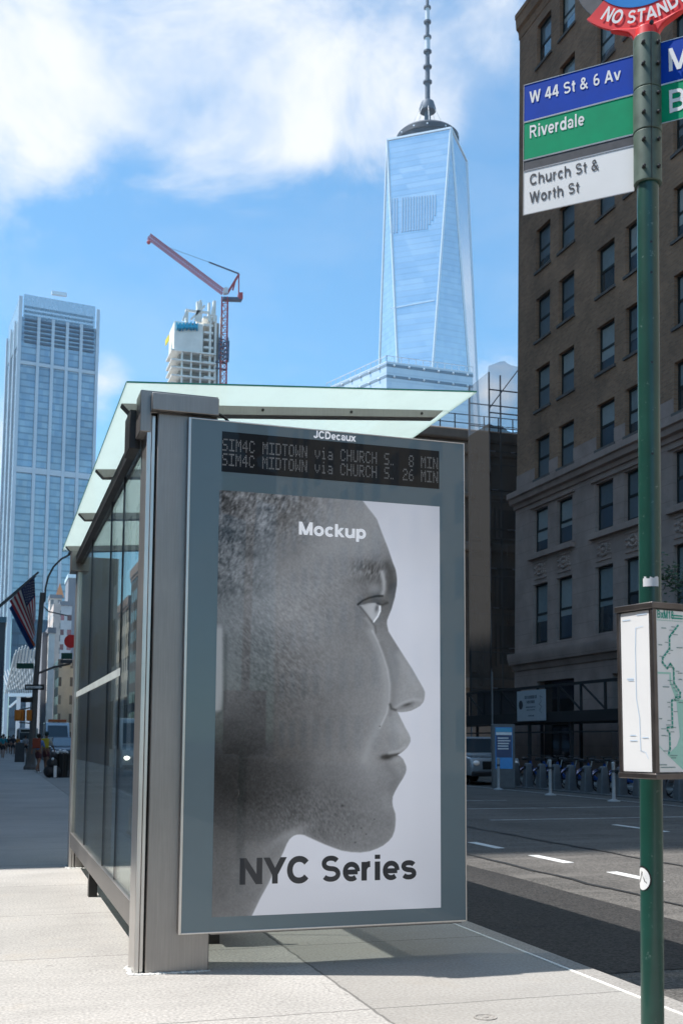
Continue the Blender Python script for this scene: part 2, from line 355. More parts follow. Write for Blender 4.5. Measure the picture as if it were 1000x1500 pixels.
def pY(px, py, Y):                       # photo pixel -> point of the vertical plane y = Y
    r = RM @ Vector((px-CX, -(py-CY), -F)); return Vector((0,0,H)) + r*(Y/r.y)
def pZ(px, py, Z=0):
    r = RM @ Vector((px-CX, -(py-CY), -F)); return Vector((0,0,H)) + r*((Z-H)/r.z)
# ------------------------------------------------------------------ setting
g = MB().box(-2400, 2400, -2400, 3000, -1.2, -.4); struct('ground', g, m_ground, smooth=False)
RZ = -.14
struct('road', MB().box(3.40, 18.6, -80, 900, -.39, RZ), m_road, smooth=False)
struct('sidewalk', MB().box(-4.2, 3.24, -80, 900, -.39, 0), m_side, smooth=False)
struct('kerb', MB().box(3.242, 3.40, -80, 900, -.389, .001), m_kstrip, bevel=.02)
struct('far_kerb', MB().box(18.6, 18.8, -80, 900, -.389, 0), m_kstrip, bevel=.02)
struct('far_sidewalk', MB().box(18.802, 60, -80, 900, -.388, -.002), m_farside, smooth=False)
kl = MB()
y = -2.0
while y < 60:                            # thin worn white line along the inner edge of the kerb
    L = random.uniform(.5, 1.6); kl.box(3.225+random.uniform(-.004,.004), 3.243+random.uniform(-.004,.004), y, y+L-.012, .0, .004); y += L
struct('kerb_joint', kl, m_caulk, smooth=False)
# fresh asphalt lane next to the kerb, ragged edges; shade also put into its colour
fa = MB(); pts_r, pts_l = [], []
y = 6.25
while y < 120:
    pts_r.append((5.42+random.uniform(-.02,.02), y)); pts_l.append((3.404, y)); y += .5
for i in range(len(pts_r)-1):
    fa.quad((pts_l[i][0], pts_l[i][1], RZ+.004), (pts_r[i][0], pts_r[i][1], RZ+.004), (pts_r[i+1][0], pts_r[i+1][1], RZ+.004), (pts_l[i+1][0], pts_l[i+1][1], RZ+.004))
struct('asphalt_lane', fa, m_newroad_shade, smooth=False)
tr_ = MB()
def seam(x0, y0, y1, w):
    y = y0; px = x0
    while y < y1:
        nx = x0+random.uniform(-.03,.03); ww = w*random.uniform(.5,1.3)
        tr_.quad((px-ww/2, y, RZ+.008), (px+ww/2, y, RZ+.008), (nx+ww/2, y+.4, RZ+.008), (nx-ww/2, y+.4, RZ+.008)); px = nx; y += .4
seam(5.93, 3, 60, .06); seam(7.86, 3, 60, .07); seam(11.9, 3, 60, .04)
struct('tar_seam', tr_, m_tar, smooth=False)
mk = MB()
y = 12.07-1.9*7
while y < 90:
    mk.box(6.66, 6.80, y, y+.93, RZ, RZ+.004); y += 1.9 if y < 30 else 5
y = 15.9-5.5*4
while y < 17.6: mk.box(10.62, 10.74, y, y+1.6, RZ, RZ+.004); y += 5.5
struct('lane_marking', mk, m_paint, smooth=False)
mk = MB().box(15.3, 15.42, -20, 80, RZ, RZ+.004)
for yy, a, b in ((19.0, 9.0, 14.6), (22.3, 10.0, 14.9), (25.5, 8.6, 12.5)): mk.box(a, b, yy, yy+.14, RZ, RZ+.004)
struct('worn_road_line', mk, m_dullpaint, smooth=False)
mh = MB().lathe((2.29, 4.93, 0), [(.056, 0), (.056, .004), (.046, .0045), (.044, .001), (.016, .001), (.015, .004), (.001, .0045)], 24)
o = build('utility_cover', mh, m_kstrip); tag(o, 'small round metal utility cover set in the concrete sidewalk near the kerb', 'utility cover')

# ------------------------------------------------------------------ bus shelter
SH = thing('bus_shelter', 'steel and glass bus shelter with mint glass roof and tall advertising panel', 'bus shelter', (.85, 6.4, 0))
for (y0, y1) in ((6.35, 6.62), (11.72, 11.98)):
    pl = MB().box(.872, 1.232, y0, y1, 0, 3.225)
    p = build('pillar', pl, m_steel, SH, bevel=.006)
    e = MB().box(.812, .840, y0+.02, y1, 0, 3.215).box(.842, .864, y0+.028, y1-.02, .002, 3.214)
    build('edge_trim', e, m_steel2, p, bevel=.003)
    cb = MB()
    for i in range(70):
        t_ = random.random(); x = .80+t_*.44; yy = y0-.012+random.uniform(-.012,.012)
        cb.ball((x, yy, .002), random.uniform(.006,.017), 6, 4, .5)
    for i in range(30): cb.ball((.80+random.uniform(-.012,.008), y0+random.random()*.25, .002), random.uniform(.006,.016), 6, 4, .5)
    cb.box(.805, 1.24, y0-.014, y0-.0005, -.003, .006); build('caulk_bead', cb, m_caulk, p)
br = MB().prism([(.77,6.362,3.36), (1.232,6.362,3.36), (1.232,6.362,3.226), (.835,6.362,3.226), (.835,6.362,3.11), (.77,6.362,3.11)], (0,.2,0))
b0 = build('corner_bracket', br, m_steel, SH, bevel=.004)
build('bracket_face', MB().box(.83, 1.226, 6.30, 6.360, 3.229, 3.332), m_steel2 if False else m_steel, b0, bevel=.004)
build('beam_hanger', MB().box(.735, .80, 6.58, 6.84, 3.06, 3.30), m_dark, b0, bevel=.004)
b1 = build('corner_bracket', MB().box(.745, .905, 11.70, 11.97, 3.07, 3.285), m_steel, SH, bevel=.004)
bm_ = MB().box(.79, .80, 6.60, 11.70, 3.15, 3.235).box(.8001, .87, 6.60, 11.70, 3.2251, 3.235).box(.8001, .87, 6.60, 11.70, 3.15, 3.158).box(.858, .8701, 6.60, 11.70, 3.1581, 3.18)
build('beam', bm_, m_dark, SH)
def rz_(x): return 3.388+(x-.687)*.0783
for (y0, y1) in ((6.36,6.795), (6.807,8.545), (8.557,10.275), (10.287,12.10), (12.112,12.44)):
    x0, x1 = .687, 2.924
    rg = MB().prism([(x0,y0,rz_(x0)), (x1,y0,rz_(x1)), (x1,y0,rz_(x1)+.013), (x0,y0,rz_(x0)+.013)], (0,y1-y0,0))
    r_ = build('roof_glass', rg, m_roofglass, SH)
    eg = MB()
    eg.obox((x0-.002,y0,rz_(x0)+.001), (-.0015,0,0), (0,y1-y0,0), (0,0,.011))
    if y0 < 6.5: eg.prism([(x0,y0-.003,rz_(x0)+.002), (x1,y0-.003,rz_(x1)+.002), (x1,y0-.003,rz_(x1)+.012), (x0,y0-.003,rz_(x0)+.012)], (0,.002,0))
    eg.obox((x1+.0005,y0,rz_(x1)+.001), (.0015,0,0), (0,y1-y0,0), (0,0,.011)); build('glass_edge', eg, m_roofedge, r_)
for yr in (6.80, 8.55, 10.28, 12.106):
    rb = MB()
    P = [(.70,rz_(.70)-.003), (2.86,rz_(2.86)-.003), (2.80,rz_(2.80)-.055), (.76,rz_(.76)-.068)]
    rb.prism([(x,yr-.045,z) for x, z in P], (0,.09,0))
    r_ = build('roof_rib', rb, m_steel, SH, bevel=.003)
    for x in (.95, 1.6, 2.2, 2.7): build('bolt', MB().lathe((x, yr-.046, rz_(x)-.028), [(.009,0), (.009,.006), (.004,.008)], 8, (0,-1,0)), m_dark, r_)
ca = [(1.20,6.47,3.30)] + [(1.2+.16*sin(a), 6.47, 3.14+.16*cos(a)+.0) for a in [R(v) for v in range(10, 95, 10)]]
build('conduit', MB().tube(ca, .009, 8), m_dark, SH)
for (y0, y1) in ((6.64,7.712), (7.728,8.56), (8.576,10.27), (10.286,11.71)):
    build('glass_pane', MB().box(.834, .844, y0, y1, .33, 3.14), m_glass, SH, smooth=False)
for yj in (7.72, 8.568, 10.278): build('pane_seal', MB().box(.833, .846, yj-.007, yj+.007, .36, 3.15), m_black, SH)
build('lower_rail', MB().box(.815, .865, 6.622, 11.718, .215, .362), m_steel, SH, bevel=.005)
build('rail_foot', MB().box(.83, .90, 9.55, 9.66, .0, .214), m_black, SH)
ss = MB(); y = 7.64
while y < 11.70:
    ss.box(.8315, .8335, y, y+.022, 1.745, 1.80); y += .034
build('safety_strip', ss, M('etched_white', (.7,.75,.73), .6), SH)
bn = MB().box(1.25, 1.62, 7.1, 10.6, .43, .47)
bench = build('bench', bn, m_steel, SH, bevel=.01)
for yb in (7.2, 8.8, 10.5): build('bench_leg', MB().box(1.38, 1.46, yb-.03, yb+.03, 0, .429), m_dark, bench)
for yb in (7.12, 8.25, 9.4, 10.55):
    build('armrest', MB().tube([(1.27,yb,.47), (1.27,yb,.66), (1.30,yb,.69), (1.56,yb,.69), (1.60,yb,.66), (1.60,yb,.47)], .012, 8), m_steel2, bench)
# advertising panel
AD = build('advertising_panel', MB().box(1.236, 2.795, 6.342, 6.47, .20, 3.18), m_steel, SH, bevel=.004)
PX0, PX1, PZ0, PZ1, PYF = 1.047, 2.812, .215, 3.203, 6.305
fr = MB()
fr.box(PX0, PX0+.016, PYF-.003, PYF+.036, PZ0, PZ1).box(PX1-.008, PX1, PYF-.003, PYF+.036, PZ0, PZ1)
fr.box(PX0+.0161, PX1-.0081, PYF-.003, PYF+.036, PZ1-.007, PZ1).box(PX0+.0161, PX1-.0081, PYF-.003, PYF+.036, PZ0, PZ0+.010)
build('panel_frame', fr, m_steel2, AD, bevel=.002)
build('printed_glass', MB().box(PX0+.0162, PX1-.0082, PYF, PYF+.034, PZ0+.0101, PZ1-.0071), m_teal, AD, smooth=False)
DX0, DX1, DZ0, DZ1 = 1.247, 2.638, 2.892, 3.136
build('arrival_display', MB().box(DX0, DX1, PYF-.0015, PYF-.0002, DZ0, DZ1), m_display, AD, smooth=False)
F57 = {'S':'01111 10000 10000 01110 00001 00001 11110','I':'11111 00100 00100 00100 00100 00100 11111','M':'10001 11011 10101 10101 10001 10001 10001',
'4':'00010 00110 01010 10010 11111 00010 00010','C':'01110 10001 10000 10000 10000 10001 01110','D':'11110 10001 10001 10001 10001 10001 11110',
'T':'11111 00100 00100 00100 00100 00100 00100','O':'01110 10001 10001 10001 10001 10001 01110','W':'10001 10001 10001 10101 10101 11011 10001',
'N':'10001 11001 11001 10101 10011 10011 10001','v':'00000 00000 10001 10001 10001 01010 00100','i':'00100 00000 01100 00100 00100 00100 01110',
'a':'00000 00000 01110 00001 01111 10001 01111','H':'10001 10001 10001 11111 10001 10001 10001','U':'10001 10001 10001 10001 10001 10001 01110',
'R':'11110 10001 10001 11110 10100 10010 10001','.':'00000 00000 00000 00000 00000 00000 10100','8':'01110 10001 10001 01110 10001 10001 01110',
'2':'01110 10001 00001 00110 01000 10000 11111','6':'00110 01000 10000 11110 10001 10001 01110',' ':'00000 '*7}
for row, (s, zt) in enumerate((('SIM4C MIDTOWN via CHURCH S.   8 MIN', 3.092), ('SIM4C MIDTOWN via CHURCH S.  26 MIN', 3.003))):
    d = MB(); s = s[:27]+s[28:]
    for i, ch in enumerate(s):
        for r_, bits in enumerate(F57[ch].split()):
            for c_, b in enumerate(bits):
                if b == '1':
                    x = DX0+.003+i*.0408+c_*.0066; z = zt-r_*.0108
                    d.quad((x, PYF-.0022, z), (x+.0052, PYF-.0022, z), (x+.0052, PYF-.0022, z-.0088), (x, PYF-.0022, z-.0088))
    build('display_text', d, m_dot, AD, smooth=False)
EX, EZ = Vector((1,0,0)), Vector((0,0,1))
build('maker_name', text_mb('JCDecaux', .047, (1.812, PYF-.001, 3.147), EX, EZ, xs=.86, tr=-.02, w=.21), m_inkw, AD, smooth=False)

# ---- the poster: a printed grey portrait, one colour per print dot (its shading is ink)
def poster():
    NX, NY = 380, 720; x0, x1, z0, z1 = 1.236, 2.640, .305, 2.779
    xs = np.linspace(x0, x1, NX); zs = np.linspace(z1, z0, NY); X, Z = np.meshgrid(xs, zs)
    W = np.stack([X, np.full_like(X, PYF), Z-H], -1); Rm = np.array(RM); C = W @ Rm
    px = CX - F*C[..., 0]/C[..., 2]; py = CY + F*C[..., 1]/C[..., 2]
    sil = [(300,700),(524,722),(531.3,734),(539.7,745.2),(547,754),(551.9,761),(560.3,783.5),(567.7,802),(575.2,824.5),(579,834),(580.4,841.3),(581.2,850),(580.8,858),(578,875),
     (573.3,891.7),(568.7,903),(566.6,909),(566.4,914),(568.7,925),(577,938.4),(590,959),(603.2,979.5),(612,995),(619.5,1008),(621.9,1014),(621.7,1019),(621,1024),(619.5,1028.5),(615,1034),(610,1037),
     (602,1041),(595.2,1042.5),(588,1043.2),(582,1043),(586.8,1052.8),(593.3,1065.9),(598,1074),(600.8,1080.8),(600.9,1086),(599,1090),(596,1095),(591.5,1099.5),(587,1103),(582,1106),(585.9,1107.9),
     (590,1112),(592.4,1117.2),(594.4,1122),(594.8,1127.5),(593.5,1133),(589.6,1140.5),(583.5,1150),(578.4,1159.2),(575,1167),(574.3,1174),(574.8,1180),(576.5,1185.3),(578.8,1192),(579.3,1200.3),
     (578.8,1209),(577.5,1217),(574,1226),(569,1232),(561,1238.5),(552.3,1243),(541,1247),(528,1248.8),(514,1248.2),(500,1246),(487,1241.5),(475,1236.8),(463,1231.5),(451.7,1226.3),(445,1223.2),(440,1222.4),
     (435,1222.6),(430.7,1224),(427,1226.5),(423.7,1229.8),(420,1236),(414.3,1249.7),(405,1268.3),(393.3,1294),(381.7,1315),(368.8,1341.8),(365,1352),(300,1352)]
    S = np.array(sil); n = len(S); dist = np.full(px.shape, 1e9); ins = np.zeros(px.shape, bool)
    for i in range(n):
        a, b = S[i], S[(i+1) % n]; e = b-a; t = np.clip(((px-a[0])*e[0]+(py-a[1])*e[1])/(e@e), 0, 1)
        dist = np.minimum(dist, np.hypot(px-a[0]-t*e[0], py-a[1]-t*e[1]))
        if a[1] != b[1]:
            cr = (a[1] > py) != (b[1] > py); ins ^= cr & (px < (b[0]-a[0])*(py-a[1])/(b[1]-a[1])+a[0])
    sd = np.where(ins, dist, -dist); mask = np.clip(sd/1.5+.5, 0, 1)
    cps = [(325,735,92),(380,735,106),(440,740,112),(500,750,130),(535,765,137),(325,790,86),(370,790,100),(420,790,114),(480,800,134),(530,800,136),(560,800,140),(325,850,92),(370,850,112),
     (420,850,126),(480,860,128),(520,850,124),(325,900,106),(360,900,118),(400,890,137),(440,900,133),(490,900,124),(520,925,118),(318,960,116),(345,960,96),(390,950,102),(430,960,118),
     (480,960,122),(520,960,124),(550,960,132),(590,980,144),(318,1010,118),(345,1010,94),(400,1000,92),(450,1000,106),(500,1000,115),(540,1010,124),(600,1015,140),(330,1060,80),(380,1060,82),
     (430,1060,95),(490,1060,110),(540,1060,124),(575,1060,142),(592,1075,150),(325,1110,60),(370,1110,66),(420,1110,82),(480,1110,108),(530,1110,128),(565,1125,120),(588,1122,138),(325,1160,56),
     (370,1160,60),(420,1160,78),(480,1160,104),(530,1160,120),(565,1170,126),(325,1200,72),(370,1200,76),(420,1200,92),(470,1200,96),(520,1200,104),(560,1210,118),(325,1240,88),(370,1240,96),
     (408,1235,114),(480,1232,112),(530,1240,122),(325,1290,92),(370,1290,104),(393,1275,126),(325,1335,96),(360,1335,110),(575,900,120),(575,850,92),(568,870,84),(572,835,100),(560,930,118)]
    num = np.zeros_like(px); den = np.zeros_like(px)
    for x, y, g_ in cps: w = np.exp(-((px-x)**2+(py-y)**2)/1150)+1e-9/(((px-x)**2+(py-y)**2)/400+1); num += w*g_; den += w
    T = num/den
    def vn(fx, fy, ang=0, seed=0):
        r = np.random.default_rng(seed); c, s = cos(R(ang)), sin(R(ang)); a = (px*c+py*s)/fx; b = (-px*s+py*c)/fy; a = a-a.min(); b = b-b.min()
        g_ = r.random((int(b.max())+3, int(a.max())+3)); ia, ib = a.astype(int), b.astype(int); fa_, fb = a-ia, b-ib
        fa_, fb = fa_*fa_*(3-2*fa_), fb*fb*(3-2*fb)
        return (g_[ib,ia]*(1-fa_)+g_[ib,ia+1]*fa_)*(1-fb)+(g_[ib+1,ia]*(1-fa_)+g_[ib+1,ia+1]*fa_)*fb-.5
    def gs(x, y, sx, sy=None, ang=0):
        sy = sy or sx; c, s = cos(R(ang)), sin(R(ang)); u = (px-x)*c+(py-y)*s; v = -(px-x)*s+(py-y)*c; return np.exp(-(u/sx)**2-(v/sy)**2)
    def stroke(pts, w):
        d = np.full(px.shape, 1e9)
        for (ax, ay), (bx, by) in zip(pts[:-1], pts[1:]):
            ex, ey = bx-ax, by-ay; t = np.clip(((px-ax)*ex+(py-ay)*ey)/(ex*ex+ey*ey), 0, 1); d = np.minimum(d, np.hypot(px-ax-t*ex, py-ay-t*ey))
        return np.exp(-(d/w)**2)
    def lay(T, m, g_): return T*(1-m)+g_*m
    hair = np.clip((430-px)/110, 0, 1)*np.clip((905-py)/60, 0, 1) + .8*np.clip((810-py)/60, 0, 1)*np.clip((505-px)/70, 0, 1); hair = np.clip(hair, 0, 1)
    T += hair*(vn(2.6, 5, 25, 1)*46+vn(7, 12, -30, 2)*26+vn(26, 30, 0, 3)*20+vn(1.7, 2.4, 60, 4)*24)
    st = np.clip(1.2*gs(395, 965, 95, 62, 48)+gs(470, 870, 80, 60)*.6, 0, 1)
    T += st*(vn(1.8, 4.2, -42, 5)*24+vn(4, 8, -35, 15)*9) + vn(1.8, 1.8, 0, 6)*8 + vn(4, 4, 0, 7)*4 + vn(18, 18, 0, 8)*5
    jw = np.clip(gs(455, 1195, 90, 45, 10), 0, 1); T += jw*vn(1.7, 3.5, -20, 9)*26
    # brow and the shadow in front of it
    T = lay(T, .62*gs(543, 832, 24, 10, 12), 86); T = lay(T, .5*gs(536, 848, 22, 6, -10), 96); T += gs(542, 836, 26, 15, 10)*(vn(1.8, 5, 20, 10)*62)
    T = lay(T, .8*stroke([(566,826),(571,838),(573,850),(569,866)], 5), 80); T = lay(T, .85*stroke([(559,838),(562,852),(562,864),(560,871)], 3.4), 163)
    T = lay(T, .6*gs(548, 862, 10, 8), 146); T = lay(T, .5*gs(570, 880, 8, 16), 108)
    # eye
    ep = np.array([(527,887),(538,883.5),(549,883),(556.5,887),(556.5,894),(553,903),(547,911.5),(541,905),(534,896)]); ie = np.zeros(px.shape, bool); ed = np.full(px.shape, 1e9)
    for i in range(len(ep)):
        a, b = ep[i], ep[(i+1) % len(ep)]; e = b-a; t = np.clip(((px-a[0])*e[0]+(py-a[1])*e[1])/(e@e), 0, 1); ed = np.minimum(ed, np.hypot(px-a[0]-t*e[0], py-a[1]-t*e[1]))
        cr = (a[1] > py) != (b[1] > py); ie ^= cr & (px < (b[0]-a[0])*(py-a[1])/(b[1]-a[1]+1e-9)+a[0])
    T = lay(T, np.clip(np.where(ie, ed, -ed)/1.4+.5, 0, 1), 166-8*np.clip((545-px)/12, 0, 1))
    T = lay(T, .85*gs(551.5, 891, 2.6, 6, 12), 92); T = lay(T, .95*stroke([(556.3,888),(556.4,895),(553,903),(547,911)], 1.3), 222)
    T = lay(T, .9*stroke([(524,885.5),(531,880),(540,876),(551,873.2),(560,873)], 1.7), 52); T = lay(T, .75*stroke([(533,883),(545,879.5),(556,881),(565,882)], 3.0), 88)
    T = lay(T, .8*stroke([(553,884),(560,886),(567,883)], 1.8), 68); T = lay(T, .6*stroke([(528,889),(536,899),(543,909),(549,918),(550,927)], 1.6), 84)
    T = lay(T, .55*stroke([(536,906),(545,918),(546,926)], 3.0), 150)
    # rim light down the cheek and the plane behind the nose
    ch = [(545,924),(553,940),(560,958),(567,980),(570.5,1002),(570,1025),(566,1045),(556,1066),(545,1090),(538,1112)]
    T = lay(T, .55*stroke([(x-4, y) for x, y in ch], 6), 150); T = lay(T, .55*stroke(ch[:8], 1.6), 176); T = lay(T, .45*stroke([(x+5, y+2) for x, y in ch[1:7]], 3.2), 112)
    T = lay(T, .55*stroke([(570,930),(578,960),(580,990),(576,1030)], 7), 124); T = lay(T, .5*stroke([(584,960),(598,985),(610,1008)], 6), 152)
    T = lay(T, .9*gs(596, 1032.5, 8.5, 2.6, -18), 74); T = lay(T, .6*stroke([(577,1039),(590,1037),(603,1034)], 2.4), 120); T = lay(T, .8*stroke([(571,1032),(573,1038),(579,1040)], 2.0), 76)
    T = lay(T, .6*stroke([(579,1036),(590,1029),(605,1024),(616,1026)], 2.2), 158); T = lay(T, .5*gs(585, 1066, 7, 14, -25), 158); T = lay(T, .35*gs(572, 1082, 10, 9), 118)
    T = lay(T, .92*gs(566, 1109, 9, 4.2, -6), 46); T = lay(T, .8*stroke([(560,1109),(572,1107),(583,1105)], 2.2), 62); T = lay(T, .5*gs(583, 1113, 9, 4, -10), 150)
    T = lay(T, .6*stroke([(570,1103),(583,1100),(593,1094)], 2.4), 160); T = lay(T, .4*stroke([(566,1122),(580,1140),(572,1155)], 6), 106); T = lay(T, .5*gs(541, 1118, 14, 24), 140)
    T = lay(T, .4*gs(566, 1176, 8, 14), 140)
    # ear lobe, jaw corner, rim under the chin, marks
    ear = np.clip((328-px)/4, 0, 1)*np.clip((py-912)/10, 0, 1)*np.clip((1044-py)/5, 0, 1)*np.clip(1-np.clip((py-1010)/60, 0, 1)*np.clip((px-318)/8, 0, 1), 0, 1)
    T = lay(T, .92*ear, 140); T = lay(T, .5*stroke([(331,930),(330,980),(330,1020),(327,1040),(318,1050)], 3), 74)
    T = lay(T, .6*gs(425, 1222, 34, 8, -28), 142); T = lay(T, np.clip(.45*np.exp(-np.maximum(sd, 0)/4)*(py > 1180), 0, 1), 148)
    for x, y, r_ in ((501,1180,2.2),(517,1210,1.2),(529,1213,1.1),(520,1234,1.3),(556,1064,1.1),(505,1222,1),(536,1222,1),(548,1200,1)): T = lay(T, .7*gs(x, y, r_), 62)
    T = np.clip((T-112)*1.16+108, 14, 240)
    bgx = np.clip((px-500)/150, 0, 1); bg = 231-20*np.clip((py-1050)/300, 0, 1)-22*np.clip((860-py)/130, 0, 1)-8*np.clip((px-600)/45, 0, 1)+vn(60, 90, 0, 21)*9
    def lin(g_): g_ = g_/255; return np.where(g_ > .04045, ((np.maximum(g_, 0)+.055)/1.055)**2.4, g_/12.92)
    face = np.maximum(lin(T)*KP-.02, .006); bgl = lin(bg)*KB
    wv = np.stack([bgl*.955, bgl*.97, bgl*1.05], -1); fv = np.stack([face*.985, face, face*1.03], -1)
    rgb = wv*(1-mask[..., None]) + fv*mask[..., None]
    idx = np.arange(NX*NY).reshape(NY, NX)
    me = bpy.data.meshes.new('poster'); o0 = O(AD)
    vs = np.stack([X-o0.x, np.full_like(X, PYF-.0012)-o0.y, Z-o0.z], -1).reshape(-1, 3)
    f = np.stack([idx[1:, :-1], idx[1:, 1:], idx[:-1, 1:], idx[:-1, :-1]], -1).reshape(-1, 4)
    me.vertices.add(len(vs)); me.vertices.foreach_set('co', vs.ravel()); me.loops.add(f.size); me.loops.foreach_set('vertex_index', f.ravel().astype(np.int32))
    me.polygons.add(len(f)); me.polygons.foreach_set('loop_start', np.arange(0, f.size, 4, dtype=np.int32)); me.polygons.foreach_set('loop_total', np.full(len(f), 4, np.int32))
    me.update(calc_edges=True)
    ca_ = me.color_attributes.new('ink', 'FLOAT_COLOR', 'POINT'); ca_.data.foreach_set('color', np.concatenate([rgb, np.ones((NY, NX, 1))], -1).ravel())
    t = NT('poster_print'); a = t.N('ShaderNodeVertexColor'); a.layer_name = 'ink'; t.set(color=a.outputs[0], rough=.45, coat=.6, coatr=.02, spec=.2, emit=a.outputs[0], es=.24); me.materials.append(t.m)   # a back-lit light box
    o = bpy.data.objects.new('poster', me); col.objects.link(o); o.parent = AD
    tag(o, 'poster with a grey close-up portrait of a face in profile')
KP, KB = 1.28, .95
poster()
q = pY(438, 783, PYF); build('poster_lettering', text_mb('Mockup', .079, (q.x-.006, PYF-.002, q.z), EX, EZ, xs=1.03, w=.235), m_inkw, AD, smooth=False)
q = pY(352, 1296, PYF); build('poster_lettering', text_mb('NYC Series', .150, (q.x-.012, PYF-.002, q.z), EX, EZ, xs=.965, w=.235), m_ink, AD, smooth=False)

# ------------------------------------------------------------------ bus stop pole
m_green = (lambda t: (t.set(color=t.mix(t.math('MULTIPLY', t.ramp(t.noise(26, 6, rough=.75), [(.62,(0,0,0)), (.70,(1,1,1))]), .55), t.ramp(t.noise(5, 5), [(.3,(.007,.048,.036)), (.7,(.012,.072,.053))]), (.25,.33,.30)),
          rough=.33, coat=.3), t.bump(t.noise(40, 4), .12, .003), t.m)[-1])(NT('green_pole_paint'))
m_collar = M('collar_green_grey', (.085,.125,.10), .5, .1, var=.25, vs=20)
m_red = M('sign_red', (.80,.035,.035), .4, var=.08); m_blue = M('sign_blue', (.002,.055,.42), .6, var=.08, vs=14, spec=.15); m_bluel = M('sign_light_blue', (.01,.22,.62), .35, var=.05)
m_grn = M('sign_green', (.002,.32,.15), .6, var=.08, vs=14, spec=.15); m_signw = M('sign_white', (.88,.88,.87), .4, var=.03); m_grey = M('sign_grey', (.06,.063,.072), .5, var=.2, vs=30)
LZ = Vector((.0163, -.0050, 1))         # the pole leans a little
PB = Vector((2.0765, 3.207, 0))
def pp(z): return PB + Vector((LZ.x*z, LZ.y*z, z))
ST = thing('bus_stop_pole', 'green bus stop pole with red round sign, route blades and a map box', 'bus stop sign', PB)
pole = build('pole', MB().tube([pp(0), pp(1), pp(2), pp(3), pp(3.80)], .0372, 28), m_green, ST)
hb = MB()
dn = Vector((-.30,-.954,0))
for z in (3.03, 2.92, 2.60, 2.28): c = pp(z)+dn*.0368; hb.lathe(c, [(.0045,0), (.0045,.0012)], 10, dn)
build('bolt_hole', hb, m_black, pole)
cm = MB()
for a, b, r_ in ((3.255,3.442,.0485), (3.444,3.60,.0495), (3.602,3.80,.0485)): cm.tube([pp(a), pp(b)], r_, 28)
coll = build('collar', cm, m_collar, ST, bevel=.003)
bl = MB()
tdir = Vector((-.712,.702,0)); sdir = Vector((.702,.712,0))*-1     # along a blade; the side its lettering faces
for z in (3.30, 3.40, 3.50, 3.57, 3.68, 3.76):
    for s in (-1, 1):
        c = pp(z)+dn*.047+Vector((.954,-.30,0))*s*.026*1; build('bolt', MB().lathe(c-dn*.01, [(.006,0), (.006,.016), (.003,.018)], 8, dn), m_dark, coll)
build('collar_seam', MB().bar(pp(3.256)+dn*.0484, pp(3.798)+dn*.0484, .003, .002), m_black, coll)
PO = Vector((2.13, 3.19, 0))
FT = LZ.normalized()
def bp(t, z, off=0): return Vector((PO.x, PO.y, 0)) + tdir*t + sdir*off + Vector((LZ.x*(z-3.4), LZ.y*(z-3.4), z))
def blade(name, t0, t1, z0, z1, m, lab=None, off=0.0):
    mb = MB().prism([bp(t0,z0,off), bp(t1,z0,off), bp(t1,z1,off), bp(t0,z1,off)], -sdir*.004)
    o = build(name, mb, m, ST, bevel=.0008)
    rim = MB(); w = .0022
    for (a, b) in (((t0,z0),(t1,z0)), ((t1,z0),(t1,z1)), ((t1,z1),(t0,z1)), ((t0,z1),(t0,z0))):
        rim.bar(bp(a[0],a[1],off+.0004), bp(b[0],b[1],off+.0004), w, w)
    build('rim', rim, m_steel2, o)
    if lab: tag(o, lab)
    return o
rdir = -tdir
B1 = blade('route_blade', .045, .452, 3.606, 3.752, m_blue, 'blue route blade for the avenue stop')
B2 = blade('route_blade', .045, .452, 3.456, 3.603, m_grn, 'green route blade for Riverdale')
B3 = blade('route_blade', .045, .452, 3.243, 3.412, m_signw, 'white route blade with two lines of grey lettering')
B3b = blade('route_strip', .045, .452, 3.414, 3.453, m_grey)
B4 = blade('route_blade', -.42, -.045, 3.614, 3.772, m_blue, 'blue route blade on the street side')
B5 = blade('route_blade', -.42, -.045, 3.470, 3.611, m_grn, 'green route blade on the street side')
lt = lambda t, z: bp(t, z, .0012)
build('lettering', text_mb('W 44 St & 6 Av', .046, lt(.430, 3.674), rdir, EZ, xs=.72, w=.19, tr=.03), m_signw, B1, smooth=False)
build('lettering', text_mb('Riverdale', .050, lt(.430, 3.536), rdir, EZ, xs=.64, w=.19, tr=.02), m_signw, B2, smooth=False)
for s_, z_ in (('Church St &', 3.352), ('Worth St', 3.283)): build('lettering', text_mb(s_, .043, lt(.428, z_), rdir, EZ, xs=.71, w=.175, tr=.04), m_grey, B3, smooth=False)
build('lettering', text_mb('M', .085, lt(-.072, 3.655), rdir, EZ, xs=.8, w=.19), m_signw, B4, smooth=False)
build('lettering', text_mb('B', .085, lt(-.072, 3.500), rdir, EZ, xs=.8, w=.19), m_signw, B5, smooth=False)
# round head sign: red banner arc around a blue centre
RC = 4.125; rO, rI = .285, .203
def sect(r0, r1, off, th, a0=0, a1=360, n=60):
    mb = MB()
    for i in range(n):
        p = [R(a0+(a1-a0)*(i+k)/n) for k in (0, 1)]
        q = [bp(0, RC, off)+rdir*(r*cos(a))+EZ*(r*sin(a)) for r, a in ((r0,p[0]), (r1,p[0]), (r1,p[1]), (r0,p[1]))]
        mb.prism(q, -sdir*th)
    return mb
HD = build('round_sign', sect(.001, rO-.02, .010, .008), m_grey, ST, smooth=False)
tag(HD, 'round sign with a red NO STANDING banner arc under a blue centre')
bn_ = build('red_banner', sect(rI-.01, rO, .0125, .006, 222, 318), m_red, HD, smooth=False)
build('banner_rim', sect(rO-.006, rO+.003, .016, .012, 222, 318), m_red, bn_)
build('blue_disc', sect(.001, rI, .0145, .0012), m_bluel, HD, smooth=False)
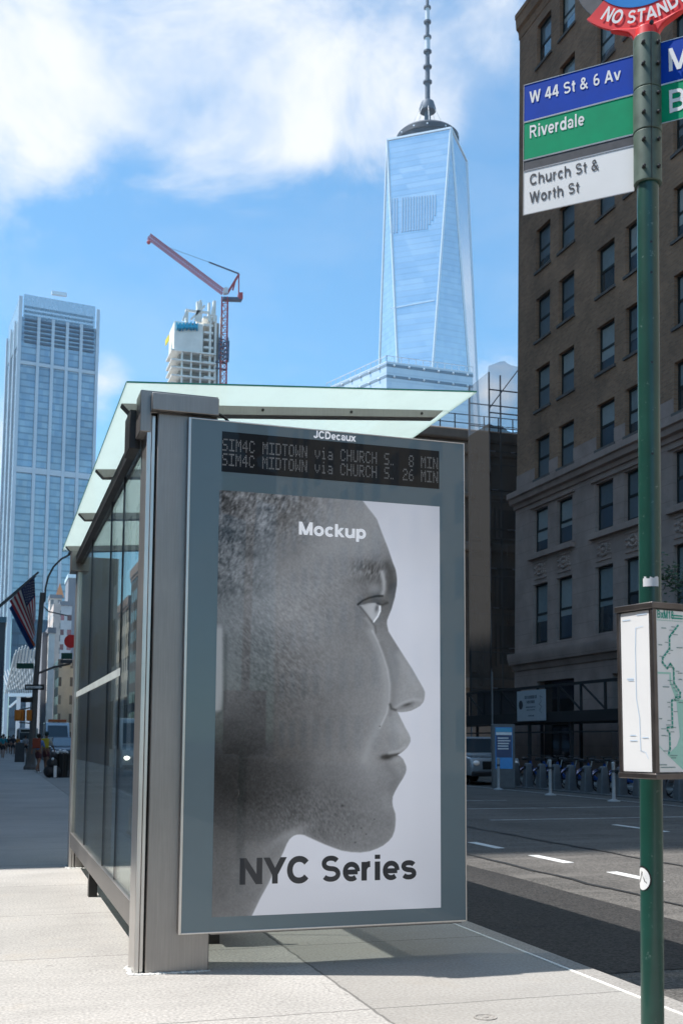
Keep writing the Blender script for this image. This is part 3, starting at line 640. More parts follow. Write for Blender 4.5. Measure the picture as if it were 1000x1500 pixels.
nk = MB(); nz0, nz1 = 3.80, RC-rO+.012
nk.tube([pp(3.775), pp(3.838)], [.044,.040], 20)
fl = [(.042,3.79),(.048,3.815),(.062,3.832),(.09,3.846),(.13,3.866)]
tp_ = [(t_, RC-math.sqrt((rO-.004)**2-t_*t_)) for t_ in (.10,.06,.03,0,-.03,-.06,-.10)]
nk.prism([bp(t_,z,.018) for t_,z in fl]+[bp(t_,z,.018) for t_,z in tp_]+[bp(-t_,z,.018) for t_,z in fl[::-1]], -sdir*.03)
build('neck', nk, m_red, HD, bevel=.010, seg=3); build('bolt', MB().lathe(pp(3.825)+dn*.055, [(.008,0), (.008,.006), (.003,.008)], 10, dn), m_black, HD)
def cvb(X, Y):
    r = rO-.016-(.052-Y)-.0; a = -pi/2 + (X-.165)/.235
    return bp(0, RC, .0165) + rdir*(r*cos(a)) + EZ*(r*sin(a))
def cvb2(X, Y):                          # baseline on the outer side: letters read along the bottom of the arc
    r = rO-.021-Y; a = -pi/2 + (X-.165)/.240
    return bp(0, RC, .0165) + rdir*(r*cos(a)) + EZ*(r*sin(a))
build('lettering', text_mb('NO STANDING', .050, (0,0,0), rdir, EZ, xs=.76, w=.20, curve=cvb2), m_signw, HD, smooth=False)
# white tape, sticker, graffiti scratches
tp = MB()
for i in range(14):
    a0, a1 = R(200+i*6), R(206+i*6)
    h0 = .008+.010*random.random(); c0, c1 = pp(1.826), pp(1.826)
    f_ = lambda c, a, z: c+Vector((cos(a), sin(a), 0))*.0378+EZ*z
    tp.quad(f_(c0,a0,0), f_(c0,a1,0), f_(c0,a1,.018+h0), f_(c0,a0,.018+h0))
build('tape_remnant', tp, m_white, pole, smooth=False)
sk = MB(); so = pp(.86)
cen = R(184)
def disc(r, off, m, nm):
    mb = MB(); vs = []; n = 20
    for rr in (r, r*.5, 0.0001):
        for k in range(n):
            a = 2*pi*k/n; u = rr*cos(a)/.0372; vs.append(so+Vector((cos(cen+u), sin(cen+u), 0))*(.0372+off)+EZ*(rr*sin(a)*1.25))
    mb.add(vs, [(i*n+k, i*n+(k+1) % n, (i+1)*n+(k+1) % n, (i+1)*n+k) for i in (0,1) for k in range(n)]); build(nm, mb, m, pole)
disc(.034, .0006, m_black, 'sticker_border'); disc(.029, .0010, m_signw, 'sticker')
tri = MB()
for k in range(3):
    a = [R(90+120*(k+j)) for j in (0,1)]
    P2 = [(.022*cos(t), .022*sin(t)) for t in a]+[(.012*cos(t), .012*sin(t)) for t in a[::-1]]
    tri.add([so+Vector((cos(cen+u/.0372), sin(cen+u/.0372), 0))*.0387+EZ*v*1.2 for u, v in P2], [(0,1,2,3)])
build('sticker_mark', tri, m_black, pole, smooth=False)
# map box
U, V = Vector((.985,.17,0)), Vector((-.17,.985,0)); BC = Vector((1.963,2.970,0)); bw, bd, bz0, bz1 = .37, .165, 1.195, 1.737
def bq(u, v, z): return BC+U*u+V*v+EZ*z
m_box = M('box_bronze_steel', (.14,.125,.12), .35, .8, var=.2, vs=12); m_boxd = M('box_dark', (.03,.028,.027), .4, .4)
BX = build('map_box', MB().obox(bq(.004,.004,bz0+.012), U*(bw-.008), V*(bd-.008), EZ*(bz1-bz0-.024)), m_boxd, ST)
build('top_cap', MB().obox(bq(-.006,-.006,bz1-.012), U*(bw+.012), V*(bd+.012), EZ*.020), m_box, BX, bevel=.003)
build('bottom_cap', MB().obox(bq(-.004,-.004,bz0-.004), U*(bw+.008), V*(bd+.008), EZ*.018), m_box, BX, bevel=.003)
for u, v in ((0,0), (bw-.014,0), (0,bd-.012)): build('corner_post', MB().obox(bq(u-.002,v-.002,bz0+.0141), U*.016, V*.014, EZ*(bz1-bz0-.0262)), m_box, BX, bevel=.002)
m_paper = M('map_paper', (.82,.83,.82), .45, var=.03, coat=.5); m_paperl = M('map_paper_white', (.80,.80,.80), .5, var=.02, coat=.3)
m_mapg = M('map_green', (.0,.33,.24), .5, var=0); m_mapl = M('map_pale_green', (.38,.66,.56), .5, var=0); m_mapb = M('map_pale_blue', (.55,.68,.82), .6, var=0); m_mapd = M('map_grey_text', (.18,.28,.27), .6, var=.2)
# right hand map: u along the face, w up the face (0..1)
mu0, mu1, mz0, mz1 = .017, bw-.016, bz0+.018, bz1-.016
def mr(a, b, off=.0): return bq(mu0+a*(mu1-mu0), .0035-off, mz0+b*(mz1-mz0))
MR = build('route_map', MB().prism([mr(0,0), mr(1,0), mr(1,1), mr(0,1)], V*-.001), m_paper, BX, smooth=False)
def poly_r(pts, m, nm, off): build(nm, MB().add([mr(a, b, off) for a, b in pts], [tuple(range(len(pts)))]), m, MR, smooth=False)
HW = .30   # the visible strip is the left three tenths of the sheet
def P2(x, y): return ((x-395)/(618-395)*.335, 1-(y-225)/(1293-225))   # read off the enlarged crop
poly_r([P2(*p) for p in ((395,637),(505,637),(505,700),(560,770),(552,815),(700,815),(700,1290),(600,1290),(395,1130),(395,1120),(460,1180),(540,1120),(566,1060),(545,830),(492,700),(492,650),(395,650))], m_mapl, 'map_water', .0016)
def ribbon(pts, w, fn):
    mb = MB()
    for (ax, ay), (bx, by) in zip(pts[:-1], pts[1:]):
        d = Vector((bx-ax, by-ay)).normalized(); n_ = Vector((-d.y, d.x))*w/2; a = Vector((ax,ay))-d*w*.45; b = Vector((bx,by))+d*w*.45
        mb.add([fn(*(a+n_)), fn(*(a-n_)), fn(*(b-n_)), fn(*(b+n_))], [(0,1,2,3)])
    return mb
rt_ = [(572,322),(530,368),(500,400),(498,480),(440,545),(437,575),(475,612),(502,580),(528,612),(528,708),(578,770),(575,800),(540,802),(535,820),(506,822),(506,1000),(465,1002),(465,1020),(482,1040),(482,1140),(470,1170)]
build('map_route', ribbon(rt_, 13, lambda x, y: mr(*P2(x, y), .0022)), m_mapg, MR, smooth=False)
tk = MB(); tx = MB()
for i, (a, b) in enumerate(zip(rt_[:-1], rt_[1:])):
    n_ = max(1, int(math.hypot(b[0]-a[0], b[1]-a[1])/26))
    for k in range(n_):
        t_ = (k+.5)/n_; x, y = a[0]+(b[0]-a[0])*t_, a[1]+(b[1]-a[1])*t_
        tk.add([mr(*P2(x+dx, y+dy), .0026) for dx, dy in ((-5,-2),(5,-2),(5,3),(-5,3))], [(0,1,2,3)])
        if random.random() < .75:
            s = random.choice((-1,1)); L = random.uniform(18,42); x2 = x+s*14
            tx.add([mr(*P2(x2+dx, y+dy), .0026) for dx, dy in ((0,-2.5),(s*L,-2.5),(s*L,2),(0,2))], [(0,1,2,3)])
for x, y, L in ((432,345,40),(405,458,30),(556,470,50),(560,640,40),(432,735,54),(565,682,30),(396,945,25),(412,1055,36),(392,1245,60),(400,1262,120),(480,1185,60),(485,1200,44),(560,835,50)):
    tx.add([mr(*P2(x+dx, y+dy), .0028) for dx, dy in ((0,-3),(L,-3),(L,3),(0,3))], [(0,1,2,3)])
build('map_stops', tk, m_paperl, MR, smooth=False); build('map_small_print', tx, m_mapd, MR, smooth=False)
build('map_heading', text_mb('BxM18', .026, mr(.006, .948, .0024), U, EZ, xs=.60, w=.2), m_mapg, MR, smooth=False)
hd = MB().add([mr(a, b, .0024) for a, b in ((.19,.967),(.33,.967),(.33,.975),(.19,.975))], [(0,1,2,3)]).add([mr(a, b, .0024) for a, b in ((.19,.95),(.33,.95),(.33,.959),(.19,.959))], [(0,1,2,3)])
hd.add([mr(a, b, .0024) for a, b in ((.0,.935),(.98,.935),(.98,.937),(.0,.937))], [(0,1,2,3)]); build('map_rule', hd, m_mapg, MR, smooth=False)
# left hand map
lu0, lu1 = .020, bd-.016
def ml(a, b, off=0): return bq(.0035-off, lu1+a*(lu0-lu1), mz0+b*(mz1-mz0))
ML = build('route_map', MB().prism([ml(0,0), ml(1,0), ml(1,1), ml(0,1)], U*-.001), m_paperl, BX, smooth=False)
def Q2(x, y): return ((x-188)/(328-188), 1-(y-236)/(1292-236))
build('map_route', ribbon([(300,338),(264,345),(260,480),(260,810),(274,940),(276,1155),(300,1165),(312,1205)], 3, lambda x, y: ml(*Q2(x, y), .0022)), m_mapb, ML, smooth=False)
tx = MB()
for x, y, L in ((198,285,40),(215,680,34),(222,690,28),(225,1055,30),(225,1090,36),(285,1070,30),(270,260,50)): tx.add([ml(*Q2(x+dx, y+dy), .0024) for dx, dy in ((0,-3),(L,-3),(L,3),(0,3))], [(0,1,2,3)])
build('map_small_print', tx, m_mapb, ML, smooth=False)

# ------------------------------------------------------------------ brick office building across the street
m_brick = brick_mat('brown_brick', (.40,.225,.135), (.285,.16,.10), (.31,.215,.155))
def stone_mat(name, c, course=.6):
    t = NT(name); tc = t.N('ShaderNodeTexCoord'); sp = t.N('ShaderNodeSeparateXYZ'); t.L(tc.outputs['Object'], sp.inputs[0])
    fz = t.math('FRACT', t.math('ADD', t.math('DIVIDE', sp.outputs[2], course), 50.0)); ln = t.math('LESS_THAN', fz, .03)
    a = t.ramp(t.noise(.9, 7, rough=.65), [(.3, tuple(x*.75 for x in c)), (.7, tuple(x*1.12 for x in c))])
    t.set(color=t.mix(t.math('MULTIPLY', ln, .5), a, tuple(x*.4 for x in c)), rough=.9); t.bump(t.math('SUBTRACT', t.noise(30, 3), t.math('MULTIPLY', ln, 1.5)), .3, .01); return t.m
m_stone = stone_mat('grey_limestone', (.42,.300,.255))
m_frameg = M('window_frame_dark', (.012,.017,.017), .5, var=0)
def winglass(name, c, rough=.06): return M(name, c, rough, var=.15, vs=.6, coat=.6, coatr=.02)
m_wg = [winglass('window_glass', (.045,.055,.06)), winglass('window_glass_blue', (.06,.085,.11))]
m_blind = [M('blind_pale', (.33,.36,.36), .5, var=.08, coat=.5, coatr=.03), M('blind_mid', (.22,.26,.27), .5, var=.1, coat=.5, coatr=.03), M('blind_dark', (.12,.15,.17), .5, var=.1, coat=.5, coatr=.03)]
BB = thing('office_building', 'dark brown brick office building with stone lower floors behind the bus stop pole', 'building', (22, 33, 0))
X0 = 22.0; YA, YB = 21.0, 43.62
cols_ = []
for k in range(4): cols_ += [(40.63-5.1*k, 41.91-5.1*k), (38.58-5.1*k, 39.87-5.1*k)]
rowsU = [(12.62,14.38), (15.62,17.45), (18.70,20.58), (21.80,23.66), (24.90,26.76), (28.0,29.86), (31.1,33.0)]
rowsL = [(5.49,8.04), (9.43,11.27)]
def holed(x0, x1, z0, z1, rows, cols):
    mb = MB(); zc = z0
    for a, b in sorted(rows):
        if a > zc: mb.box(x0, x1, YA, YB, zc, a)
        yc = YA
        for c, d in sorted(cols): mb.box(x0, x1, yc, c, a, b); yc = d
        mb.box(x0, x1, yc, YB, a, b); zc = b
    if z1 > zc: mb.box(x0, x1, YA, YB, zc, z1)
    return mb
build('brick_wall', holed(X0, X0+.5, 12.30, 34.2, rowsU, cols_), m_brick, BB, smooth=False)
build('stone_base', holed(X0-.06, X0+.44, 3.9, 12.298, rowsL, cols_), m_stone, BB, smooth=False)
core = MB().box(X0+.51, X0+20, YA, YB, 0, 34.5); build('building_core', core, m_brick, BB, smooth=False)
for a, b in ((YB-2.1, YB), (35.6, 38.4), (30.2, 33.2), (25.2,28.1), (21.0,23)): build('ground_floor_pier', MB().box(X0-.06, X0+.5, a, b, 0, 3.899), m_stone, BB, smooth=False)
build('shopfront', MB().box(X0+.3, X0+.505, YA+.01, YB-.01, .01, 3.898), winglass('shop_glass', (.012,.013,.014)), BB, smooth=False)
def cornice(nm, z0, z1, dz, out, m, back=.001):
    mb = MB(); n = len(dz)
    P = [(X0+back, z0)] + [(X0-out*o_, z0+(z1-z0)*t_) for t_, o_ in dz] + [(X0+back, z1)]
    mb.prism([(x, YA, z) for x, z in P], (0, YB-YA+.03, 0)); return build(nm, mb, m, BB)
cornice('cornice', 11.62, 12.30, ((0,.3),(.25,.35),(.3,.7),(.6,.8),(.65,1),(1,1)), .50, m_stone, -.061)
cornice('string_course', 4.45, 5.18, ((0,.3),(.3,.5),(.35,.8),(.75,1),(1,1)), .42, m_stone, -.061)
cornice('roof_cornice', 33.45, 34.6, ((0,.1),(.3,.25),(.4,.7),(.8,.85),(.82,1),(1,1)), .24, m_brick)
ys = [YA]+[v for c in sorted(cols_) for v in c]+[YB]
for i in range(0, len(ys), 2): build('stone_band', MB().box(X0-.035, X0-.001, ys[i]+.02, ys[i+1]-.02, 12.301, 13.15), m_stone, BB, smooth=False)
m_sill = M('window_sill_stone', (.14,.12,.11), .9, var=.2, vs=3)
def window(y0, y1, z0, z1, x, tall=False):
    w = build('window', MB().box(x+.16, x+.24, y0, y0+.09, z0, z1).box(x+.16, x+.24, y1-.09, y1, z0, z1).box(x+.16, x+.24, y0+.0901, y1-.0901, z1-.09, z1)
              .box(x+.16, x+.24, y0+.0901, y1-.0901, z0, z0+.10).box(x+.158, x+.235, y0+.0901, y1-.0901, (z0+z1)/2-.05, (z0+z1)/2+.05), m_frameg, BB, smooth=False)
    zm = (z0+z1)/2; k = random.random(); blend = random.choice((0,0,1,1,2))
    g1 = build('upper_pane', MB().box(x+.20, x+.215, y0+.0902, y1-.0902, zm+.0501, z1-.0902), m_blind[blend], w, smooth=False)
    lowm = m_wg[random.randrange(2)] if k < .62 else m_blind[2 if k < .85 else 1]
    build('lower_pane', MB().box(x+.185, x+.20, y0+.0902, y1-.0902, z0+.1002, zm-.0501), lowm, w, smooth=False)
    if k < .35:                         # blind drawn a little below the meeting rail
        build('blind', MB().box(x+.176, x+.184, y0+.095, y1-.095, zm-.05-random.uniform(.15,.4), zm-.051), m_blind[blend], w, smooth=False)
    if not tall: build('sill', MB().box(x-.07, x+.159, y0-.10, y1+.10, z0-.11, z0-.001), m_sill, w, smooth=False)
for c in cols_:
    for rw in rowsU: window(*c, *rw, X0)
    for rw in rowsL: window(*c, *rw, X0-.06, True)
for k in range(4):
    a, b = 38.58-5.1*k-.22, 41.91-5.1*k+.22
    build('hood_mould', MB().box(X0-.16, X0-.0605, a, b, 11.35, 11.45), m_stone, BB, bevel=.01)
    build('sill_course', MB().box(X0-.26, X0-.0605, a, b, 9.12, 9.34), m_stone, BB, bevel=.01)
    for (c, d) in ((40.63-5.1*k, 41.91-5.1*k), (38.58-5.1*k, 39.87-5.1*k)):
        yc = (c+d)/2; h_ = (d-c)*.38; orn = MB()
        for z in (8.28, 8.98): orn.box(X0-.10, X0-.0605, yc-h_-.06, yc+h_+.06, z-.04, z+.04)
        for i in range(14):              # carved scrolls and rosette
            an = i/14*2*pi; orn.ball((X0-.075, yc+h_*.55*cos(an), 8.63+.20*sin(an)), .06+.02*(i % 2), 6, 4)
        for s in (-1, 1):
            for i in range(5): orn.ball((X0-.07, yc+s*(h_*.55+.04+i*.045), 8.63+.16*sin(i*1.5+s)), .055, 6, 4)
        orn.ball((X0-.09, yc, 8.63), .10, 8, 5); build('carved_panel', orn, m_stone, BB)
# ------------------------------------------------------------------ sidewalk shed in front of it
m_shed = M('shed_black', (.014,.014,.015), .7, var=.3); m_shedd = M('shed_steel', (.03,.03,.032), .6, var=.3)
SD = thing('sidewalk_shed', 'black scaffold sidewalk shed with a parapet running along the brick building', 'scaffold', (19.05, 33, 0))
build('deck', MB().box(18.95, 21.5, 20.5, 60, 2.05, 2.42), m_shed, SD, smooth=False)
pr = MB(); y = 20.6
pr.box(18.95, 19., 20.5, 60, 3.30, 3.40)
while y < 60:
    pr.box(18.95, 19.01, y, y+.09, 2.42, 3.30)
    if int(y/1.55) % 3 != 1: pr.bar((18.99, y+.1, 2.45), (18.99, y+1.5, 3.28), .05)
    y += 1.55
build('parapet', pr, m_shed, SD, smooth=False)
for a, b in ((20.6,30), (37.8,41.5), (44,60)): build('hoarding', MB().box(19.02, 19.05, a, b, 2.42, 3.30), m_shedd, SD, smooth=False)
y = 21.5
while y < 60: build('post', MB().box(19.05, 19.15, y, y+.1, 0, 2.049), m_shedd, SD, smooth=False); build('post', MB().box(21.2, 21.3, y, y+.1, 0, 2.049), m_shedd, SD, smooth=False); y += 3.1
hl = MB()
for z in (1.7,): hl.bar((19.1,20.6,z), (19.1,60,z), .05)
build('rail', hl, m_shedd, SD, smooth=False)
SG = thing('banner_sign', 'white rectangular banner sign with dark print hung on the black sidewalk shed', 'sign', (18.89, 36.504, 2.1))
build('board', MB().box(18.87, 18.9, 35.381, 37.596, 2.12, 3.24), M('banner_white', (.42,.45,.47), .6, var=.06), SG, smooth=False)
sm = MB(); xx = 18.8685
def sgl(a, b, z0, z1): sm.quad((xx,a,z0), (xx,b,z0), (xx,b,z1), (xx,a,z1))
for row, (a, b, z, h_) in enumerate(((36.036,36.972,2.93,.12), (36.192,36.816,2.76,.11), (36.140,36.868,2.60,.05), (36.192,36.816,2.50,.04), (36.244,36.712,2.28,.05))):
    y = a
    while y < b: L = random.uniform(.05,.12); sgl(y, min(b, y+L-.025), z, z+h_); y += L
build('print', sm, M('banner_ink', (.05,.06,.09), .6, var=0), SG, smooth=False)
ds = MB(); c = (18.868, 37.284, 2.72)
ds.lathe(c, [(.17,0), (.17,.001), (.001,.0012)], 20, (-1,0,0)); build('emblem', ds, M('banner_ink2', (.03,.03,.04), .6, var=0), SG, smooth=False)
cr_ = ribbon([(35.589,2.95),(35.776,3.02),(35.672,2.80),(35.859,2.72),(35.630,2.62),(35.818,2.50),(35.672,2.40)], .02, lambda a, b: Vector((18.868, a, b))); build('flourish', cr_, M('banner_ink3', (.05,.06,.09), .6, var=0), SG, smooth=False)

# ------------------------------------------------------------------ stone building further down and the netted scaffold tower
m_dstone = stone_mat('dark_stone', (.21,.160,.125), .8)
DB = thing('stone_building', 'dark classical stone building with a projecting cornice beyond the netted scaffold', 'building', (34, 76, 0))
build('wall', MB().box(22.6, 46, 62.4, 95, 0, 19.4), m_dstone, DB, smooth=False)
cn = MB().box(22.0, 46.5, 61.7, 95.4, 20.2, 20.9).box(22.3, 46.3, 62.0, 95.2, 19.4, 20.2).box(22.35, 46.2, 62.1, 95.1, 16.6, 17.0).box(22.2, 46.3, 61.95, 95.2, 13.2, 13.8).box(22.3, 46.2, 62.1, 95.1, 4.6, 5.3)
build('cornice', cn, m_dstone, DB, bevel=.12)
for x in (24.2, 28.6, 33, 37.4, 41.8):
    for (z0, z1) in ((13.9,16.5), (5.6,12.8)): build('pilaster', MB().box(x-.5, x+.5, 62.1, 62.39, z0, z1), m_dstone, DB, bevel=.05)
    for (z0, z1) in ((14.2,16.0), (9.8,12.2), (6.2,8.6)):
        w = build('window', MB().box(x+1.3, x+3.1, 62.3, 62.39, z0-.15, z1+.15), m_dstone, DB, smooth=False)
        build('pane', MB().box(x+1.5, x+2.9, 62.26, 62.299, z0, z1), m_wg[0], w, smooth=False)
for y in (66, 72, 78, 84, 90):
    for (z0, z1) in ((14.2,16.0), (9.8,12.2), (6.2,8.6)): build('window', MB().box(22.52, 22.59, y-.9, y+.9, z0, z1), m_wg[0], DB, smooth=False)
bal = MB(); x = 25.0
while x < 33: bal.box(x, x+.06, 62.0, 62.06, 20.9, 21.9); x += 1.0
for z in (21.3, 21.85): bal.box(25, 33, 62.01, 62.05, z, z+.05)
build('roof_railing', bal, m_shedd, DB, smooth=False)
def net(name, c, dens):
    t = NT(name); t.set(color=c, rough=.9); tr = t.N('ShaderNodeBsdfTransparent'); mx = t.N('ShaderNodeMixShader')
    nz = t.noise(.6, 5, sc3=(1,1,.4)); t.L(t.math('MULTIPLY_ADD', nz, .25, dens), mx.inputs[0]); t.L(tr.outputs[0], mx.inputs[1]); t.L(t.b.outputs[0], mx.inputs[2]); t.L(mx.outputs[0], t.out.inputs[0]); return t.m
m_netd = net('net_dark', (.026,.024,.022), .72); m_netl = net('net_light', (.10,.13,.17), .30)
NS = thing('scaffold_tower', 'scaffold tower wrapped in dark debris netting next to the brick building', 'scaffold', (25.5, 51, 0))
sc_ = MB()
for x in (23.5, 25.3, 27.2):
    for y in (49.6, 52.0): sc_.tube([(x,y,0), (x,y,20.9 if x != 23.5 else 20.1)], .045, 6)
for z in (4, 6, 8, 10, 12, 14, 16, 18, 19.2):
    for y in (49.6, 52.0): sc_.tube([(23.5,y,z), (27.2,y,z)], .035, 6)
for a, b in (((23.5,49.6,18.2),(25.3,49.6,20.6)), ((25.3,49.6,18.0),(27.2,49.6,19.6)), ((25.3,49.6,20.8),(27.2,49.6,18.4)), ((25.3,49.6,19.1),(27.2,49.6,19.6))): sc_.tube([a,b], .03, 6)
build('frame', sc_, M('scaffold_steel', (.12,.13,.15), .5, .4), NS)
nn = MB(); NXn = 14
def nsurf(z0, z1, sag):
    nz = 14
    for i in range(NXn+1):
        for j in range(nz+1):
            x = 23.45+3.8*i/NXn; z = z0+(z1-z0)*j/nz; yield (x, 49.5+.12*sin(i*1.7)+.1*sin(j*1.1+i), z+(sag(i/NXn) if j == nz else (sag(i/NXn)*(j/nz))))
vs = list(nsurf(2.5, 17.4, lambda t: -.6*sin(pi*t)+.7*t)); fs = [(i*15+j, (i+1)*15+j, (i+1)*15+j+1, i*15+j+1) for i in range(NXn) for j in range(14)]
nn.add(vs, fs).quad((23.45,49.5,2.5), (23.45,52.1,2.5), (23.45,52.1,17.4), (23.45,49.5,17.4))
build('dark_netting', nn, m_netd, NS)
n2 = MB(); vs = list(nsurf(17.3, 20.4, lambda t: .5*sin(t*5)-.7*t)); n2.add(vs, fs).quad((23.45,49.5,17.4), (23.45,52.1,17.4), (23.45,52.1,20.0), (23.45,49.5,20.1)); build('upper_netting', n2, m_netl, NS)

# ------------------------------------------------------------------ other buildings of the street (beyond, behind and opposite), plus added sky blockers
def simple_building(name, label, x0, x1, y0, y1, z1, m, cat='building', roof=True, extra=None):
    o = thing(name, label, cat, ((x0+x1)/2, (y0+y1)/2, 0)); build('wall', MB().box(x0, x1, y0, y1, -.3, z1), m, o, smooth=False)
    if roof: build('parapet', MB().box(x0-.25, x1+.25, y0-.25, y1+.25, z1-1.0, z1+.5).box(x0-.12, x1+.12, y0-.12, y1+.12, z1-1.6, z1-1.001), m_stone if roof is True else roof, o, smooth=False)
    return o
mf_dark = fac_mat('facade_brown', (.10,.085,.075), (.03,.04,.05), 2.6, 3.4, .5, .45)
mf_beige = fac_mat('facade_beige', (.66,.61,.54), (.06,.07,.08), 3.0, 4.2, .52, .42, rough_g=.5)
mf_grey = fac_mat('facade_blue_grey', (.15,.17,.21), (.02,.035,.07), 4.6, 4.4, .3, .5, rough_g=.5)
mf_light = fac_mat('facade_light', (.62,.52,.42), (.09,.12,.16), 3.2, 3.8, .5, .45)
simple_building('office_block', 'tall beige stone office block on the near side, seen only in reflections', -50, -4.2, 27.5, 58, 88, mf_beige)
simple_building('office_block', 'blue grey office block on the near side beyond the beige one', -50, -4.2, 58.2, 330, 60, mf_grey)
simple_building('office_block', 'pale stone block behind the photographer, seen only in reflections', 22, 50, -75, 20.7, 42, mf_light)
simple_building('sky_blocker', 'low unseen brown block added along the pavement to cut the sky light', -30, -4.2, -80, 14.5, 6.9, mf_dark)  # invented block, kept low so only sky light is held off
simple_building('sky_blocker', 'unseen brown block added before the beige office block to deepen the shade', -30, -4.2, 14.9, 27.4, 17.5, mf_dark)  # added out of view to close off sky above the shaded sidewalk
simple_building('office_block', 'brown brick block on the far side beyond the stone building', 22.2, 50, 98, 190, 30, mf_dark)
simple_building('office_block', 'beige block on the far side further down the street', 22.2, 50, 192, 300, 26, mf_beige)

# ------------------------------------------------------------------ skyline
RT = RM @ Vector((1,0,0)); RT.z = 0; RT.normalize(); AW = Vector((-RT.y, RT.x, 0))
def glass_tower_mat(name, c1, c2, floor=4.0, metal=.75, rough=.16, line=.55):
    t = NT(name); tc = t.N('ShaderNodeTexCoord'); sp = t.N('ShaderNodeSeparateXYZ'); t.L(tc.outputs['Object'], sp.inputs[0])
    fz = t.math('FRACT', t.math('ADD', t.math('DIVIDE', sp.outputs[2], floor), 50.0)); ln = t.math('LESS_THAN', fz, .22)
    cb = t.N('ShaderNodeCombineXYZ'); t.L(t.math('FLOOR', t.math('DIVIDE', t.math('ADD', sp.outputs[0], sp.outputs[1]), 3.0)), cb.inputs[0]); t.L(t.math('FLOOR', t.math('DIVIDE', sp.outputs[2], floor)), cb.inputs[1])
    wn = t.N('ShaderNodeTexWhiteNoise'); t.L(cb.outputs[0], wn.inputs['Vector'])
    a = t.mix(t.math('MULTIPLY', wn.outputs['Value'], .9), c1, c2); a = t.mix(t.math('MULTIPLY', ln, line), a, tuple(x*.55 for x in c1))
    nz = t.noise(.05, 4); a = t.mix(.25, a, t.ramp(nz, [(.35, (.2,.2,.2)), (.65, (.8,.8,.8))]), 'OVERLAY')
    t.set(color=a, metal=metal, rough=t.math('MULTIPLY_ADD', wn.outputs['Value'], .1, rough)); return t.m
m_wtc = glass_tower_mat('reflective_blue_glass', (.70,.78,.84), (.78,.84,.88), 4.1, .85, .12, .16)
m_trim = M('stainless_trim', (.85,.87,.9), .35, .3, var=0)
m_mast = M('mast_steel', (.10,.12,.15), .6, .3); m_mastl = M('mast_white', (.6,.62,.66), .5)
WD = 777.0; wc = at(626, 200, WD); wc.z = 0
WT = thing('glass_skyscraper', 'tallest glass skyscraper with tapering triangular faces and a ringed spire', 'skyscraper', wc)
def wp(r, th, z): return wc + RT*(r*cos(R(th))) + AW*(r*sin(R(th))) + EZ*z
T = [wp(32.0, a, 417) for a in (-155,-65,25,115)]; Bz = [wp(42.0, a, 57) for a in (-110,-20,70,160)]; Gz = [wp(42.0, a, 0) for a in (-110,-20,70,160)]
vs = T+Bz+Gz; fs = [(0,1,2,3)]
for i in range(4):
    j = (i+1) % 4; fs += [(i, j, 4+i), (j, 4+i, 4+j), (4+i, 4+j, 8+j, 8+i)]
build('curtain_wall', MB().add(vs, fs), m_wtc, WT, smooth=False)
tm = MB()
for i in range(4):
    j = (i+1) % 4
    for a, b in ((T[i],T[j]), (T[i],Bz[i]), (T[j],Bz[i])): tm.bar(a, b, 1.25)
build('edge_trim', tm, m_trim, WT, smooth=False)
lx = (T[0]+T[1]+T[2]+T[3])/4
build('roof_ring', MB().lathe(lx+EZ*.2, [(15,0),(21.2,.5),(21.2,5),(22,5.4),(22,9),(20,11),(18,11),(17.5,3)], 48), M('ring_dark', (.035,.045,.06), .6), WT)
lg = MB()
for a in (-150,-120,-95,-60,-50,-20): lg.ball(wp(21.4,a,424.5), .9, 8, 5)
build('roof_dish', lg, m_trim, WT)
mt = MB().lathe(wp(0,0,425), [(4.6,0),(2.8,8),(2.2,18),(2.0,30)], 12); rg = MB(); ml_ = MB()
zs_ = [425+30, 468, 479.5, 491, 502, 513.5, 524.5, 541]
mt.lathe(wp(0,0,446), [(5.8,0),(6,2),(4.5,7),(1.6,9)], 12)
r_ = 2.0
for i in range(len(zs_)-1):
    z0, z1 = zs_[i], zs_[i+1]; rr = 2.1-.13*i
    tgt = ml_ if i in (3,5) else mt
    tgt.tube([wp(0,0,z0), wp(0,0,z1)], rr*(1.1 if i in (3,5) else .85), 10); rg.lathe(wp(0,0,z1-.6), [(rr*.9,0),(rr+1.1,.2),(rr+1.1,1.4),(rr*.9,1.8)], 12)
build('spire', mt, m_mast, WT); build('spire_radome', ml_, m_mastl, WT); build('spire_ring', rg, m_mast, WT)
cbs = MB()
for a in range(-180, 180, 45): cbs.tube([wp(16,a,425), wp(4.5,a,450)], .16, 4)
build('guy_cable', cbs, m_mastl, WT)
# row of pale vertical louvres on the left face
def onface(px, py, P0, nrm, off):
    d = RM @ Vector((px-CX, -(py-CY), -F)); c = Vector((0,0,H)); t = (P0-c).dot(nrm)/d.dot(nrm); return c + d*t + nrm*off
nf = (T[1]-T[0]).cross(Bz[0]-T[0]).normalized(); nf = -nf if nf.dot(AW) > 0 else nf
lv = MB()
for i in range(17):
    x = 573+i*4.0
    if i in (3,): continue
    yt, yb = 291-i*.35, 342-i*.5
    if i > 13: yb -= 6*(i-13)
    lv.bar(onface(x, yt, T[0], nf, .25), onface(x-.3, yb, T[0], nf, .25), .85, .5, up=nf)
build('louvre_band', lv, M('louvre_white', (.30,.44,.60), .5, .2, var=0), WT, smooth=False)
lb = MB().bar(onface(572, 452, T[0], nf, .2), onface(636, 440, T[0], nf, .2), .9, .3, up=nf)
build('belt', lb, M('belt_pale', (.55,.68,.80), .4, .4), WT, smooth=False)

